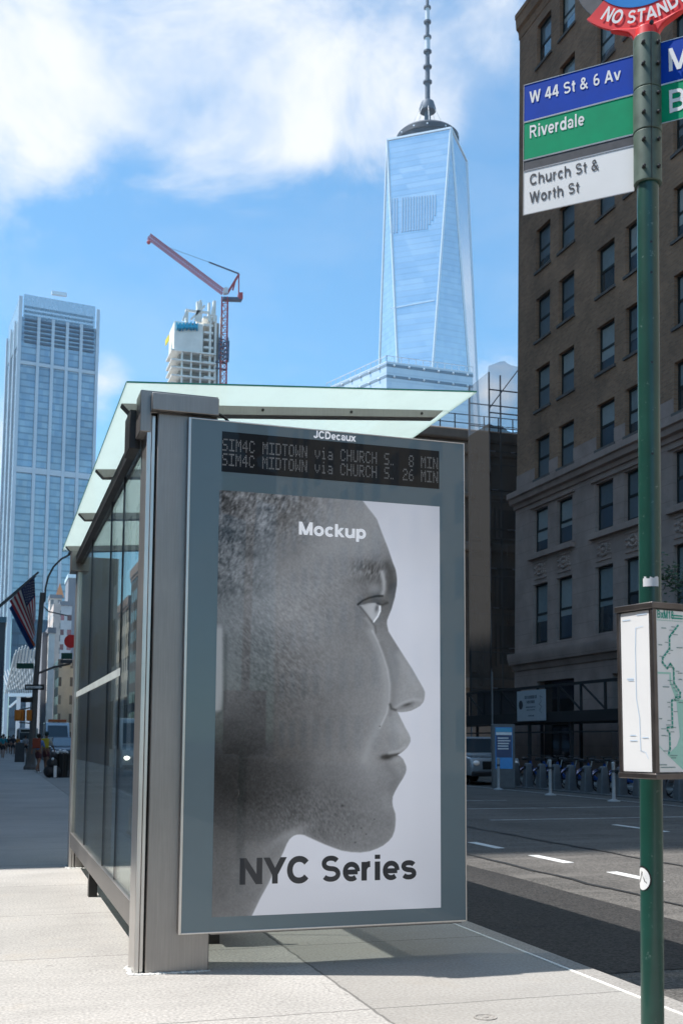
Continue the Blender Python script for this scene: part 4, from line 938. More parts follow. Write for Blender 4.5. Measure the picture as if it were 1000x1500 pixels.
# slab-sided glass tower on the left
m_tow = glass_tower_mat('tower_glass', (.27,.37,.45), (.40,.48,.53), 4.3, .6, .16, .75)
m_fin = M('mullion_grey_white', (.60,.63,.68), .45, .3, var=.05, vs=.05)
A_, B_, C_ = at(31,430,700), at(146,442,722), at(14,440,748); zt = at(31,432,700).z; D_ = C_+(B_-A_)
TW = thing('office_tower', 'tall slab of blue office glass with pale vertical mullions at the left edge', 'skyscraper', (A_.x, A_.y, 0))
def foot(z): return [Vector((p.x,p.y,z)) for p in (A_,B_,D_,C_)]
build('curtain_wall', MB().prism(foot(0), (0,0,zt-14)), m_tow, TW, smooth=False)
e1 = (B_-A_); e1.z = 0; n1 = Vector((e1.y,-e1.x,0)).normalized(); n1 = -n1 if n1.dot(AW) > 0 else n1
e2 = (C_-A_); e2.z = 0; n2_ = Vector((-e2.y,e2.x,0)).normalized(); n2_ = n2_ if n2_.dot(RT) < 0 else -n2_
fn = MB()
Af = Vector((A_.x,A_.y,0))
for t_ in (0.0, .235, .415, .595, .775, .985): p = Af+e1*t_+n1*.7; fn.bar(p, p+EZ*(zt-(1 if t_ in (0.,.985) else 13)), 1.9 if t_ else 2.2, 1.0, up=n1)
for t_ in (.3,.62,.97): p = Af+e2*t_+n2_*.6; fn.bar(p, p+EZ*(zt-12), 1.8, 1.0, up=n2_)
build('mullion', fn, m_fin, TW, smooth=False)
bt = MB()
for z, h_ in ((zt-44, 2.2), (zt-113, 3.6)): bt.bar(Af+n1*.45+EZ*z, Af+e1+n1*.45+EZ*z, .8, h_)
build('belt', bt, m_fin, TW, smooth=False)
lvm = MB(); z = zt-30
while z < zt-13: lvm.bar(Af+e1*.06+n1*.4+EZ*z, Af+e1*.94+n1*.4+EZ*z, .7, 1.3); z += 2.9
z = zt-12
while z < zt-5: lvm.bar(Af+e1*.06+n1*(-3)+EZ*z, Af+e1*.94+n1*(-3)+EZ*z, .7, 1.4); z += 3.0
build('louvre', lvm, M('louvre_dark', (.07,.12,.18), .5), TW, smooth=False)
m_crown = net('crown_glass', (.33,.48,.60), .30)
cw = MB(); zc = zt-14
cw.prism([p+EZ*0 for p in [Af+e1*.04+EZ*zc, Af+e1*.95+EZ*zc, Af+e1*.95+EZ*(zt+1), Af+e1*.04+EZ*(zt+1)]], n1*-.4)
cw.prism([Af+EZ*(zc-18)+n1*.5, Af+EZ*(zt-1)+n1*.5, Af+e2*.9+EZ*(zt-5), Af+e2*.9+EZ*(zc-18)], n2_*.5)
cw.prism([Af+e1*1.0+EZ*(zc-20)+n1*.5, Af+e1*1.0+EZ*(zt-3)+n1*.5, Af+e1*1.03+EZ*(zt+2)-n1*6, Af+e1*1.03+EZ*(zc-20)-n1*6], RT*.5)
build('crown_screen', cw, m_crown, TW, smooth=False)
build('roof_unit', MB().bar(at(76,429,708), at(98,432,712), 2.5, 2.2), m_trim, TW)

# podium-like block under the skyscraper
A_, B_, C_ = at(566,521,560), at(692,537,576), at(478,557,604); zt = A_.z; D_ = C_+(B_-A_)
LB = thing('louvred_building', 'pale blue building with dark louvre bands and roof lights below the skyscraper', 'building', (A_.x, A_.y, 0))
m_low = glass_tower_mat('pale_panel_glass', (.62,.70,.78), (.68,.75,.82), 4.0, .3, .3, .2)
F4 = lambda z: [Vector((p.x,p.y,z)) for p in (A_,B_,D_,C_)]
build('wall', MB().prism(F4(0), (0,0,zt-3)), m_low, LB, smooth=False)
def ringp(z0, z1, g_):
    c = sum(F4(0), Vector())/4; mb = MB(); q = [c+(p-c)*(1+g_) for p in F4(0)]; mb.prism([Vector((p.x,p.y,z0)) for p in q], (0,0,z1-z0)); return mb
m_lou = M('louvre_slate', (.20,.27,.34), .6, var=.1)  # slate colour of the dark louvre bands
for z0 in (zt-5.6, zt-11.4): build('louvre_band', ringp(z0, z0+1.5, .004), m_lou, LB, smooth=False)
build('roof_railing', ringp(zt-3.4, zt-2.9, .006), m_trim, LB, smooth=False)
rl = MB(); a0, b0_, c0 = [Vector((p.x,p.y,0)) for p in (A_,B_,C_)]
for i in range(13): p = a0+(b0_-a0)*(i/12); rl.bar(p+EZ*(zt-3), p+EZ*zt, .25)
for i in range(13): p = a0+(c0-a0)*(i/12); rl.bar(p+EZ*(zt-3), p+EZ*zt, .25)
rl.bar(a0+EZ*zt, b0_+EZ*zt, .3); rl.bar(a0+EZ*zt, c0+EZ*zt, .3)
build('railing', rl, m_fin, LB, smooth=False)
li = MB()
for z in (zt-4.9, zt-10.7):
    for i in range(6): li.ball(a0+(b0_-a0)*(.09+.17*i)+n1*0+(a0-(b0_+c0)/2).normalized()*.8+EZ*z, .62, 8, 5)
    for i in range(6): li.ball(a0+(c0-a0)*(.12+.15*i)+(a0-(b0_+c0)/2).normalized()*.8+EZ*z, .62, 8, 5)
build('facade_lamp', li, m_trim, LB)

# building core under construction and its tower crane
KD = 380.0; k0 = at(250, 700, KD)
EY = Vector((0,1,0)); KY = 362.0
def kp(px, py, dd=0): return pY(px, py, KY) + EY*dd
m_conc = M('raw_concrete', (.78,.76,.71), .9, var=.12, vs=.25); m_concd = M('inner_concrete', (.36,.35,.33), .9, var=.2, vs=.2)
CB = thing('unfinished_tower', 'unfinished concrete tower core with jagged top next to the red crane', 'building', (k0.x, k0.y, 0))
def kbox(x0, x1, yt, yb, d0, d1, m, nm):
    a, b, c = kp(x0,yb), kp(x1,yb), kp(x0,yt); h_ = c.z-a.z; w_ = (b-a); w_.z = 0
    return build(nm, MB().obox(a+EY*d0, w_, EY*(d1-d0), EZ*h_), m, CB, smooth=False)
kbox(255, 297, 470, 512, 0, 12, m_conc, 'wrapped_storey')
for (x0,x1,yt) in ((272,276,452),(288,296,441),(305,308,443),(312,316,440)): kbox(x0, x1, yt, 471, 0, 1.6, m_conc, 'jump_form')
jf = MB()
for a, b in (((268,470),(274,455)), ((286,470),(294,440)), ((310,462),(315,441)), ((276,455),(306,458)), ((280,468),(300,448))): jf.bar(kp(*a), kp(*b), .7)
build('form_brace', jf, m_conc, CB, smooth=False)
for (x0,x1) in ((296,299),(304,307),(313,316)): kbox(x0, x1, 460, 1080, .3, 2, m_conc, 'core_wall')
for yy in range(462, 560, 11): kbox(299, 313, yy, yy+3, .5, 8, m_conc, 'core_slab')
kbox(299.2, 312.8, 466, 1080, 3, 9, m_concd, 'core_shaft')
kbox(252, 296, 512.5, 1080, 2.5, 11, m_concd, 'core_shaft')
for yy in (511, 525, 536, 548, 560): kbox(251, 316, yy, yy+2.2, -.4, 12, m_conc, 'floor_slab')
for xx in (254, 268, 282): kbox(xx, xx+2.2, 513, 1080, 0, 1, m_conc, 'column')
gf = MB()                                 # scrawled cyan tag on the wrapping
for i in range(6):
    x = 259+i*5.2; pts = [(x, 473+1.2*sin(i)), (x+.4, 484+sin(i*2)), (x+2.2, 476), (x+3.6, 485+cos(i)), (x+4.2, 474)]
    for a, b in zip(pts[:-1], pts[1:]): gf.bar(kp(*a, -.5), kp(*b, -.5), .62, .3)
build('painted_tag', gf, M('cyan_paint', (.02,.42,.66), .6, var=0), CB, smooth=False)
build('banner', MB().prism([kp(248.5,487,8), kp(251.6,483,5.2), kp(251.6,491,5.2), kp(248.5,495,8)], RT*-.3-EY*.3), M('yellow_banner', (.75,.62,.05), .6, var=0), CB, smooth=False)
kq = at(324, 700, KD)
m_cred = M('crane_red', (.42,.06,.07), .5, var=.15, vs=.3); m_cdk = M('crane_dark', (.08,.10,.16), .5)
CR = thing('tower_crane', 'red luffing tower crane with a raised lattice jib beside the concrete tower', 'crane', (kq.x, kq.y, 0))
def lattice(P0, P1, w, n, r=.13, up=EZ, mb=None):
    mb = mb or MB(); P0, P1 = Vector(P0), Vector(P1); d = (P1-P0).normalized(); a = d.cross(up); a = a.normalized() if a.length > .1 else RT; b = a.cross(d)
    cs = [(a*i+b*j)*w/2 for i, j in ((-1,-1),(1,-1),(1,1),(-1,1))]
    for c in cs: mb.bar(P0+c, P1+c, r*1.3)
    for k in range(n):
        p, q_ = P0+(P1-P0)*k/n, P0+(P1-P0)*(k+1)/n
        for i in range(4):
            c, e = cs[i], cs[(i+1) % 4]; mb.bar(p+c, (q_+e) if k % 2 else (q_+e), r*.8); mb.bar(p+c, p+e, r*.8)
    return mb
base = Vector((kq.x,kq.y,0)); tt = kp(329.5,436); tb_ = Vector((tt.x,tt.y,0))
build('mast', lattice(tb_, tt, 2.0, 60, .22), m_cred, CR, smooth=False)
build('climbing_frame', lattice(kp(327.5,528), kp(328.5,497), 2.9, 5, .32), m_cdk, CR, smooth=False)
tie = MB()
for yy in (532, 541): tie.bar(kp(316,yy-2), kp(333,yy+1), .5)
build('wall_tie', tie, m_cdk, CR, smooth=False)
j0, j1 = kp(327,428), kp(218,346)
build('jib', lattice(j0, j1, 1.5, 34, .17), m_cred, CR, smooth=False)
cb2 = MB().obox(kp(326,440)-EY*1.2, kp(354,441)-kp(326,440), EY*2.4, EZ*.9)
build('counter_jib', cb2, m_cdk, CR, smooth=False)
build('counterweight', MB().obox(kp(349,440)-EY*1.3, kp(354.5,440)-kp(349,440), EY*2.6, EZ*2.4), m_cred, CR, smooth=False)
build('cab', MB().obox(kp(327,432)-EY*1.6, kp(333,432)-kp(327,432), EY*2, EZ*2.2), m_mastl, CR, bevel=.2)
afr = MB().bar(kp(333,430), kp(350,402), .75).bar(kp(349.5,438), kp(350,402), .35).bar(kp(341,425), kp(345,410), .5); build('a_frame', afr, m_cred, CR, smooth=False)
pd = MB().bar(kp(350,401), kp(306,384), .42); pd.bar(kp(306,384), kp(240,360), .10); build('pendant_line', pd, m_cdk, CR, smooth=False)
hk = MB().bar(kp(218,346), kp(218,354), .12).ball(kp(218,355), .7, 8, 6); build('hook_block', hk, m_cred, CR)

# far blocks at the end of the street
def far_block(name, label, x0, x1, yt, D, m, dep=18, cap=None):
    Y_ = D*.955; a, b = pY(x0, yt, Y_), pY(x1, yt, Y_); o = thing(name, label, 'building', ((a.x+b.x)/2, a.y, 0))
    build('wall', MB().box(a.x, b.x, Y_, Y_+dep, -.3, a.z), m, o, smooth=False)
    if cap: build('parapet', MB().box(a.x-.3, b.x+.3, Y_-.3, Y_+dep+.3, a.z-1.2, a.z+.4), cap, o, smooth=False)
    return o, a, b
fb_w = fac_mat('far_white', (.82,.80,.76), (.10,.13,.17), 3.4, 3.6, .5, .5, gvar=.7); fb_r = fac_mat('far_red_white', (.62,.60,.60), (.28,.10,.11), 3.2, 5.4, .35, .62, gvar=.6)
fb_p = fac_mat('far_beige', (.74,.60,.52), (.26,.24,.24), 3.0, 4.0, .6, .5); fb_y = fac_mat('far_cream', (.88,.76,.56), (.25,.22,.18), 4.2, 4.6, .5, .5)
fb_g = M('far_grey', (.27,.27,.29), .8, var=.1, vs=.1); fb_d = glass_tower_mat('far_dark_glass', (.05,.09,.14), (.09,.15,.20), 6, .5, .2, .5)
far_block('far_building', 'dark blue glass block low behind the flag at the street end', 18, 76, 906, 600, fb_d, 30)
o, a, b = far_block('far_building', 'slim beige tower with a pointed orange roof at the street end', 74, 91, 872, 520, fb_p, 14, fb_g)
cc = (a+b)/2+AW*6; build('pyramid_roof', MB().lathe(cc, [(2.6,0),(.05,6.5)], 4), M('terracotta', (.50,.22,.10), .8), o, smooth=False)
far_block('far_building', 'white and red striped office block left of the far shelter pillar', 89, 106, 882, 430, fb_r, 20, fb_g)
far_block('far_building', 'brown grey slab rising behind the striped office block', 101, 118, 842, 470, fb_g, 20, m_trim)
far_block('far_building', 'narrow white block with dark windows beside the lamp post', 72, 81, 921, 340, fb_w, 20, fb_g)
far_block('far_building', 'smooth grey shaft between the lamp post and the white block', 63, 72, 926, 345, fb_g, 20)
far_block('far_building', 'warm cream building low behind the parked cars', 87, 108, 968, 300, fb_y, 20, fb_y)
far_block('far_building', 'pinkish grey wall rising behind the white block', 79, 90, 884, 380, fb_p, 20)
far_block('far_building', 'dark grey block at the extreme left edge of the street end', -14, 9, 905, 330, M('far_charcoal', (.09,.10,.11), .7, var=.2, vs=.2), 20, fb_d)
# ribbed white hall
m_rib = M('white_rib', (.50,.53,.54), .5, .1, var=.05)
OC = thing('ribbed_hall', 'white winged station hall of slanted steel ribs behind the street signs', 'building', (at(28,1084,460).x, at(28,1084,460).y, 0))
rbm = MB()
for i in range(15):
    t_ = i/14; xt, yt = 22+32*t_, 958-9*sin(pi*t_*.9)+(-4 if i % 2 else 0)
    rbm.bar(at(xt, yt, 455), at(xt-14+6*t_, 1016, 462), .42)
for i in range(13):
    t_ = i/12; rbm.bar(at(4+46*t_, 985-22*t_, 470), at(14+40*t_, 1016, 460), .34)
build('rib', rbm, m_rib, OC, smooth=False)
build('canopy_edge', MB().bar(at(13,1018,454), at(53,1018,454), 1.4), m_trim, OC, smooth=False)
legs = MB()
for x in (28, 42): legs.bar(at(x,1018,455), Vector((at(x,1018,455).x, at(x,1018,455).y, 0)), 1.6)
legs.bar(at(14,1036,455), at(28,1024,455), .8); build('column', legs, m_trim, OC, smooth=False)

# ------------------------------------------------------------------ lamp post with signals and signs at the corner
m_post = M('lamp_post_grey', (.13,.12,.115), .6, .2); m_sig = M('signal_yellow', (.62,.20,.02), .5, var=.08)
LD = 49.0
def lp(px, py, d=0): return at(px, py, LD) + AW*d
lb0 = lp(45, 1126); lb0.z = 0
LP_ = thing('lamp_post', 'leaning grey lamp post carrying signals and street signs at the corner', 'lamp post', lb0)
build('shaft', MB().tube([lb0, lp(48,1085), lp(53,1000), lp(62.5,868)], [.20,.15,.12,.10], 12), m_post, LP_)
build('base', MB().lathe(lb0, [(.30,0),(.30,.12),(.23,.22),(.20,.7),(.17,.8)], 8), m_post, LP_)
arm = [lp(66,880), lp(67,862), lp(71,845), lp(79,830), lp(90,819), lp(103,812)]
build('lamp_arm', MB().tube([lp(62,885)]+arm, .045, 8), m_post, LP_); build('lamp_head', MB().ball(lp(107,811), .22, 10, 6, .5), m_post, LP_)
build('signal_arm', MB().tube([lp(57,986), lp(80,977), lp(104,972)], .05, 8).tube([lp(62,893), lp(64,888), lp(68,892), lp(72,896), lp(100,902)], .03, 6), m_post, LP_)
m_sgn = M('street_sign_green', (.008,.07,.05), .5, var=.05)
def plate(px0, py0, px1, py1, m, nm, d=-.25):
    a, b = lp(px0,py1,d), lp(px1,py1,d); h_ = lp(px0,py0,d).z-a.z; return build(nm, MB().obox(a, b-a, AW*.03, EZ*h_), m, LP_, smooth=False)
p1 = plate(27, 972, 52, 980, m_sgn, 'street_sign'); p2 = plate(39, 1003, 67, 1011, m_black, 'one_way_sign'); p3 = plate(33, 1022, 50, 1029, m_black, 'street_sign')
plate(92, 957, 108, 966, m_sgn, 'street_sign'); plate(91, 967, 108, 972, m_grey, 'street_sign')
aw_ = MB(); f2 = lambda x, y: lp(x, y, -.256)
aw_.add([f2(x, y) for x, y in ((41,1005.4),(60,1005.4),(60,1004),(65.5,1007),(60,1010),(60,1008.6),(41,1008.6))], [tuple(range(7))]); build('arrow', aw_, m_white, p2, smooth=False)
build('lettering', text_mb('ONE WAY', .055, lp(43.5,1008.1,-.26), RT, EZ, xs=.95, w=.2), m_black, p2, smooth=False)
for (x0, x1, nm) in ((24,37,'traffic_signal'), (41.5,48.5,'traffic_signal')):
    a, b = lp(x0,1056,-.3), lp(x1,1056,-.3); h_ = lp(x0,1040,-.3).z-a.z
    sg_ = build(nm, MB().obox(a, b-a, AW*.3, EZ*h_), m_sig, LP_, bevel=.02)
    build('visor', MB().obox(a+(b-a)*.15-AW*.12+EZ*h_*.1, (b-a)*.7, AW*.1199, EZ*h_*.8), m_sig, sg_, bevel=.02)
build('signal_bracket', MB().tube([lp(30,1040,-.15), lp(50,1036,-.1)], .03, 6).tube([lp(30,1058,-.15), lp(48,1060,-.1)], .03, 6), m_post, LP_)
nosign = MB().lathe(lp(106,940,-.2), [(.30,0),(.30,.03)], 20, -AW); build('round_sign', nosign, m_red, LP_); 

# flags on slanted poles
FD = 52.0
def fp(px, py, d=0): return at(px, py, FD)+AW*d
m_pole = M('flagpole_steel', (.16,.16,.17), .4, .5)
root1 = fp(-40, 921); FL1 = thing('flagpole', 'upper slanted flagpole reaching in from the left edge', 'flagpole', root1, group=None)
build('shaft', MB().tube([root1, fp(57,838)], .05, 8), m_pole, FL1)
root2 = fp(-40, 929, -.6); FL2 = thing('flagpole', 'lower slanted flagpole carrying the striped flag', 'flagpole', root2)
build('shaft', MB().tube([root2, fp(48,856,-.6), fp(58,846,-.6)], .05, 8), m_pole, FL2)
def flag_obj(name, label, H0, H1, F1, F0, colour, d, n=(26,40), waves=.10):
    t = thing(name, label, 'flag', fp(*H0, d)); groups = {}
    nv, nu = n
    P = lambda u, v: fp(*[(H0[k]*(1-u)*(1-v)+F0[k]*u*(1-v)+H1[k]*(1-u)*v+F1[k]*u*v) for k in (0,1)], d+waves*sin(v*9+u*3)*(.3+u))
    for i in range(nv):
        for j in range(nu):
            c = colour((j+.5)/nu, (i+.5)/nv); mb = groups.setdefault(c, MB())
            mb.quad(P(j/nu,i/nv), P((j+1)/nu,i/nv), P((j+1)/nu,(i+1)/nv), P(j/nu,(i+1)/nv))
    return t, groups, P
m_fr, m_fw, m_fb = M('flag_red', (.33,.02,.03), .8, var=.05), M('flag_white', (.55,.53,.50), .8, var=.05), M('flag_navy', (.018,.022,.075), .8, var=.05)
m_fbl, m_for = M('flag_blue', (.012,.06,.22), .8, var=.05), M('flag_orange', (.40,.08,.02), .8, var=.05)
t, gr, P = flag_obj('national_flag', 'red and white striped flag with starred navy corner hanging from the flagpole', (57.5,848), (21,883), (56,944), (58.5,912), lambda u, v: 'canton' if (u < .42 and v < 7/13) else ('red_stripe' if int(v*13) % 2 == 0 else 'white_stripe'), -.75)
for k, m in (('canton', m_fb), ('red_stripe', m_fr), ('white_stripe', m_fw)): build(k, gr[k], m, t)
stm = MB()
for i in range(6):
    for j in range(6):
        c = P(.04+.06*j+.02*(i % 2), .04+.08*i)-AW*.03; stm.add([c+RT*.022*cos(a)+EZ*.022*sin(a) for a in [R(72*k+90) for k in range(5)]], [(0,1,2,3,4)])
build('star', stm, m_fw, t, smooth=False)
t, gr, P = flag_obj('city_flag', 'blue and orange flag hanging behind the striped flag', (27,884), (19,893), (50,954), (57,947), lambda u, v: 'orange_band' if v < .35 and .1 < u else 'blue_band', -.55, (10,20), .05)
for k, m in (('orange_band', m_for), ('blue_band', m_fbl)): build(k, gr[k], m, t)

# ------------------------------------------------------------------ vehicles
m_tyre = M('tyre', (.015,.015,.016), .85, var=.1); m_rim = M('wheel_rim', (.35,.35,.36), .35, .8)
m_cg = M('car_glass', (.03,.045,.055), .05, var=0, coat=.6); m_head = M('headlight_glass', (.75,.78,.8), .15, var=0, emit=(1,.97,.9), es=.05); m_lit = M('headlight_on', (1,1,1), .2, var=0, emit=(1,.97,.9), es=6)
m_plate = M('plate', (.5,.5,.45), .6)
def paint(n, c): return M(n, c, .25, .1, var=.03, coat=.9, coatr=.03)
def vehicle(name, label, cat, loc, rz, body, prof, gh, w, wheels, lit=False, glassm=None, wr=.34, group=None):
    """prof: side outline (y,z), front at -y; gh: (y0b,y1b,y0t,y1t,zb,zt,inset) greenhouse or None"""
    t = thing(name, label, cat, loc, rz, group); save = dict(ORG); ORG[t.name] = Vector((0,0,0)); hw = w/2
    b = build('body', MB().prism([(-hw, y, z) for y, z in prof], (w,0,0)), body, t, bevel=.07, seg=3)
    gm = glassm or m_cg
    if gh:
        a0, a1, c0, c1, zb, zt, ins = gh
        q = [(-hw+.06,a0,zb-.04), (hw-.06,a0,zb-.04), (hw-.06,a1,zb-.04), (-hw+.06,a1,zb-.04), (-hw+ins,c0,zt), (hw-ins,c0,zt), (hw-ins,c1,zt), (-hw+ins,c1,zt)]
        build('cabin', MB().add(q, [(0,1,2,3),(4,5,6,7),(0,1,5,4),(1,2,6,5),(2,3,7,6),(3,0,4,7)]), body, t, bevel=.05)
        V = [Vector(p) for p in q]
        def pane(nm, A, B, C, D, m=.08, off=.012):
            cen = (A+B+C+D)/4; n_ = (B-A).cross(D-A).normalized(); n_ = n_ if n_.dot(cen-Vector((0,(a0+a1)/2,zb+.2))) > 0 else -n_
            L = lambda s, u: A*(1-s)*(1-u)+B*s*(1-u)+C*s*u+D*(1-s)*u
            build(nm, MB().prism([L(m,.10)+n_*off, L(1-m,.10)+n_*off, L(1-m,.88)+n_*off, L(m,.88)+n_*off], -n_*.008), gm, t, smooth=False)
        pane('windshield', V[0], V[1], V[5], V[4], .05); pane('rear_window', V[2], V[3], V[7], V[6])
        for s, (A, B, C, D) in ((1,(V[1],V[2],V[6],V[5])), (-1,(V[0],V[3],V[7],V[4]))):
            M1, M2 = (A+B)/2, (C+D)/2; pane('side_window', A, M1, M2, D, .05); pane('side_window', M1, B, C, M2, .05)
    fy = min(y for y, z in prof)
    build('grille', MB().box(-hw*.55, hw*.55, fy-.02, fy+.05, .55, .82), m_black, t, bevel=.02)
    build('bumper', MB().box(-hw*.96, hw*.96, fy-.05, fy+.12, .30, .48), m_dark, t, bevel=.04)
    build('plate', MB().box(-.15, .15, fy-.065, fy-.0501, .36, .47), m_plate, t)
    for s in (-1, 1):
        build('headlight', MB().ball((s*hw*.78, fy+.07, .76), .13, 10, 6, .7), m_lit if lit else m_head, t)
        build('mirror', MB().ball((s*(hw+.08), fy+1.35, 1.15), .10, 8, 6), body, t)
        for y in wheels:
            wl = build('wheel', MB().lathe((s*(hw-.20), y, wr), [(wr*.6,0),(wr,.02),(wr,.20),(wr*.62,.22)], 22, (s,0,0)), m_tyre, t)
            build('rim', MB().lathe((s*(hw-.02), y, wr), [(wr*.62,0),(wr*.6,.03),(wr*.2,.02),(.02,.05)], 14, (s,0,0)), m_rim, wl)
    return t
suv = [(-2.25,.32),(-2.32,.62),(-2.22,.92),(-1.15,1.06),(2.2,1.10),(2.32,.85),(2.28,.32)]
sed = [(-2.3,.30),(-2.36,.58),(-2.25,.78),(-1.05,.93),(1.6,.98),(2.3,.94),(2.35,.55),(2.3,.30)]
vanp = [(-2.7,.35),(-2.76,.85),(-2.6,1.12),(-2.0,1.28),(-1.25,2.25),(-1.0,2.38),(2.75,2.42),(2.82,.4)]
ghS = (-1.2,2.15,-.45,1.85,1.08,1.66,.22); ghD = (-1.1,1.5,-.35,.95,.95,1.43,.24)
vehicle('parked_car', 'pale grey sport utility car half hidden behind the blue kiosk across the street', 'car', (16.55,36.9,RZ), 0, paint('paint_silver', (.36,.37,.38)), suv, ghS, 1.86, (-1.42,1.42))
vehicle('parked_car', 'grey blue sport utility car at the kerb behind the two walkers', 'car', (4.55,73.5,RZ), 0, paint('paint_slate', (.10,.13,.17)), suv, ghS, 1.88, (-1.42,1.42), glassm=M('pale_windshield', (.22,.30,.36), .12, var=.05, coat=.6))
vehicle('parked_car', 'dark sedan behind the grey blue car further down the kerb', 'car', (6.9,92,RZ), 0, paint('paint_dark', (.05,.06,.07)), sed, ghD, 1.8, (-1.45,1.45))
vehicle('moving_car', 'white sedan with a bright headlight at the far left of the road', 'car', (4.05,140,RZ), 0, paint('paint_white_b', (.55,.57,.6)), sed, ghD, 1.8, (-1.45,1.45), lit=True)
def van(label, loc, body, lit=False, cat='van', name='delivery_van', roofbar=None, s=1.0):
    t = vehicle(name, label, cat, loc, 0, body, vanp, None, 2.0, (-1.75,1.75), lit, wr=.36)
    A, B = Vector((0,-2.0,1.28)), Vector((0,-1.25,2.25)); d = B-A; n_ = Vector((0,-d.z,d.y)).normalized()
    build('windshield', MB().prism([(-.86,*(A+d*.06+n_*.03)[1:]), (.86,*(A+d*.06+n_*.03)[1:]), (.80,*(A+d*.9+n_*.03)[1:]), (-.80,*(A+d*.9+n_*.03)[1:])], n_*-.02), m_cg, t, smooth=False)
    for sx in (-1,1): build('side_window', MB().prism([(sx*1.003,-1.75,1.38),(sx*1.003,-.6,1.38),(sx*1.003,-.6,2.05),(sx*1.003,-1.2,2.05)], (sx*.012,0,0)), m_cg, t, smooth=False)
    if roofbar: build('light_bar', MB().box(-.75,.75,-.9,-.6,2.42,2.60), roofbar, t, bevel=.04)
    return t
van('white delivery van with a lit headlight seen through the shelter glass', (6.0,47.5,RZ), paint('paint_van', (.60,.62,.62)), True)
v = van('pale high roofed van with an orange roof light far down the street', (5.75,104,RZ), paint('paint_pale', (.50,.60,.66)), roofbar=M('orange_beacon', (.7,.16,.03), .4, var=0), name='box_van'); v.scale = (1.06,1.06,1.28)
vehicle('taxi_cab', 'yellow taxi beside the white sedan at the far left of the road', 'taxi', (6.6,152,RZ), 0, paint('paint_yellow', (.75,.42,.02)), sed, ghD, 1.8, (-1.45,1.45), lit=True)
vehicle('moving_car', 'black sport utility car in the middle lane behind the pale high roofed van', 'car', (8.3,120,RZ), 0, paint('paint_black', (.02,.02,.025)), suv, ghS, 1.86, (-1.42,1.42), lit=True)
bus = thing('city_bus', 'white city bus with dark windscreen and red stripe at the far left of the road', 'bus', (4.95,163,RZ)); ORG[bus.name] = Vector((0,0,0))
build('body', MB().box(-1.28,1.28,-6,6,.3,3.1), paint('paint_bus', (.55,.56,.60)), bus, bevel=.12)
build('windshield', MB().box(-1.12,1.12,-6.05,-6.0,1.25,2.45), m_cg, bus, bevel=.02); build('destination_sign', MB().box(-1.0,1.0,-6.06,-6.0,2.55,2.9), m_black, bus); build('stripe', MB().box(-1.285,1.285,-6.04,-5.9,1.0,1.2), M('bus_stripe', (.4,.1,.16), .5), bus)
for s in (-1,1): build('headlight', MB().ball((s*.95,-6.02,.75), .13, 8, 6), m_lit, bus); build('wheel', MB().lathe((s*1.1,-3.9,.48), [(.3,0),(.48,.02),(.48,.2),(.3,.22)], 18, (s,0,0)), m_tyre, bus)

# ------------------------------------------------------------------ docked hire bicycles
m_dock = M('dock_grey', (.13,.135,.14), .55, .1, var=.15); m_bk = M('bike_blue', (.012,.09,.36), .35, var=.05, coat=.5); m_bkd = M('bike_black', (.02,.02,.022), .5)
DK = thing('bike_dock', '', 'bike dock'); ORG[DK.name] = Vector((0,0,0))
dm = MB(); prof = [(.20,.0,.145),(.19,.06,.14),(.16,.45,.115),(.13,.74,.10),(.11,.80,.08)]
n_ = len(prof)
vs = []
for wx, z, wy in prof: vs += [(-wx,-wy,z), (wx*.55,-wy,z), (wx*.55,wy,z), (-wx,wy,z)]
dm.add(vs, [(4*i+k, 4*i+(k+1)%4, 4*(i+1)+(k+1)%4, 4*(i+1)+k) for i in range(n_-1) for k in range(4)]+[(3,2,1,0), (4*n_-4,4*n_-3,4*n_-2,4*n_-1)])
build('housing', dm, m_dock, DK, bevel=.03, seg=3); build('base_plate', MB().box(-.30,.35,-.44,.44,.0,.045), m_dock, DK, bevel=.01)
build('wheel_slot', MB().box(.06,.13,-.045,.045,.22,.70), m_black, DK); build('key_pad', MB().box(-.165,-.12,-.05,.05,.62,.72), m_black, DK, bevel=.005)
BK = thing('hire_bicycle', '', 'bicycle'); ORG[BK.name] = Vector((0,0,0))
def loop(c, r, n=28): return [(c[0]+r*cos(2*pi*i/n), c[1], c[2]+r*sin(2*pi*i/n)) for i in range(n+1)]
for xw in (.42, 1.50):
    wl = build('wheel', MB().tube(loop((xw,0,.33), .30), .024, 8, cap=False), m_tyre, BK); sp = MB()
    for k in range(12): sp.tube([(xw,0,.33), (xw+.28*cos(R(30*k)),0,.33+.28*sin(R(30*k)))], .003, 4)
    sp.lathe((xw,-.05,.33), [(.04,0),(.04,.1)], 10, (0,1,0)); build('spokes', sp, m_rim, wl)
    ff = MB(); n = 12
    for i in range(n):
        a0, a1 = R(15+150*i/n), R(15+150*(i+1)/n)
        for s in (-1,1): pass
        ff.quad((xw+.345*cos(a0),-.035,.33+.345*sin(a0)), (xw+.345*cos(a1),-.035,.33+.345*sin(a1)), (xw+.345*cos(a1),.035,.33+.345*sin(a1)), (xw+.345*cos(a0),.035,.33+.345*sin(a0)))
    build('fender', ff, m_bk, BK)
fm = MB().tube([(.55,0,.86),(.62,0,.62),(.80,0,.40),(1.0,0,.34),(1.5,0,.33)], [.035,.04,.045,.04,.02], 10).tube([(1.0,0,.34),(1.18,0,.72)], .03, 10).tube([(1.12,0,.55),(1.5,.04,.33)], .016, 8).tube([(.42,.04,.33),(.55,.03,.82)], .018, 8)
build('frame', fm, m_bk, BK)
build('seat_post', MB().tube([(1.18,0,.72),(1.24,0,.93)], .015, 8), m_rim, BK); build('saddle', MB().ball((1.26,0,.955), .13, 10, 6, .35), m_bkd, BK)
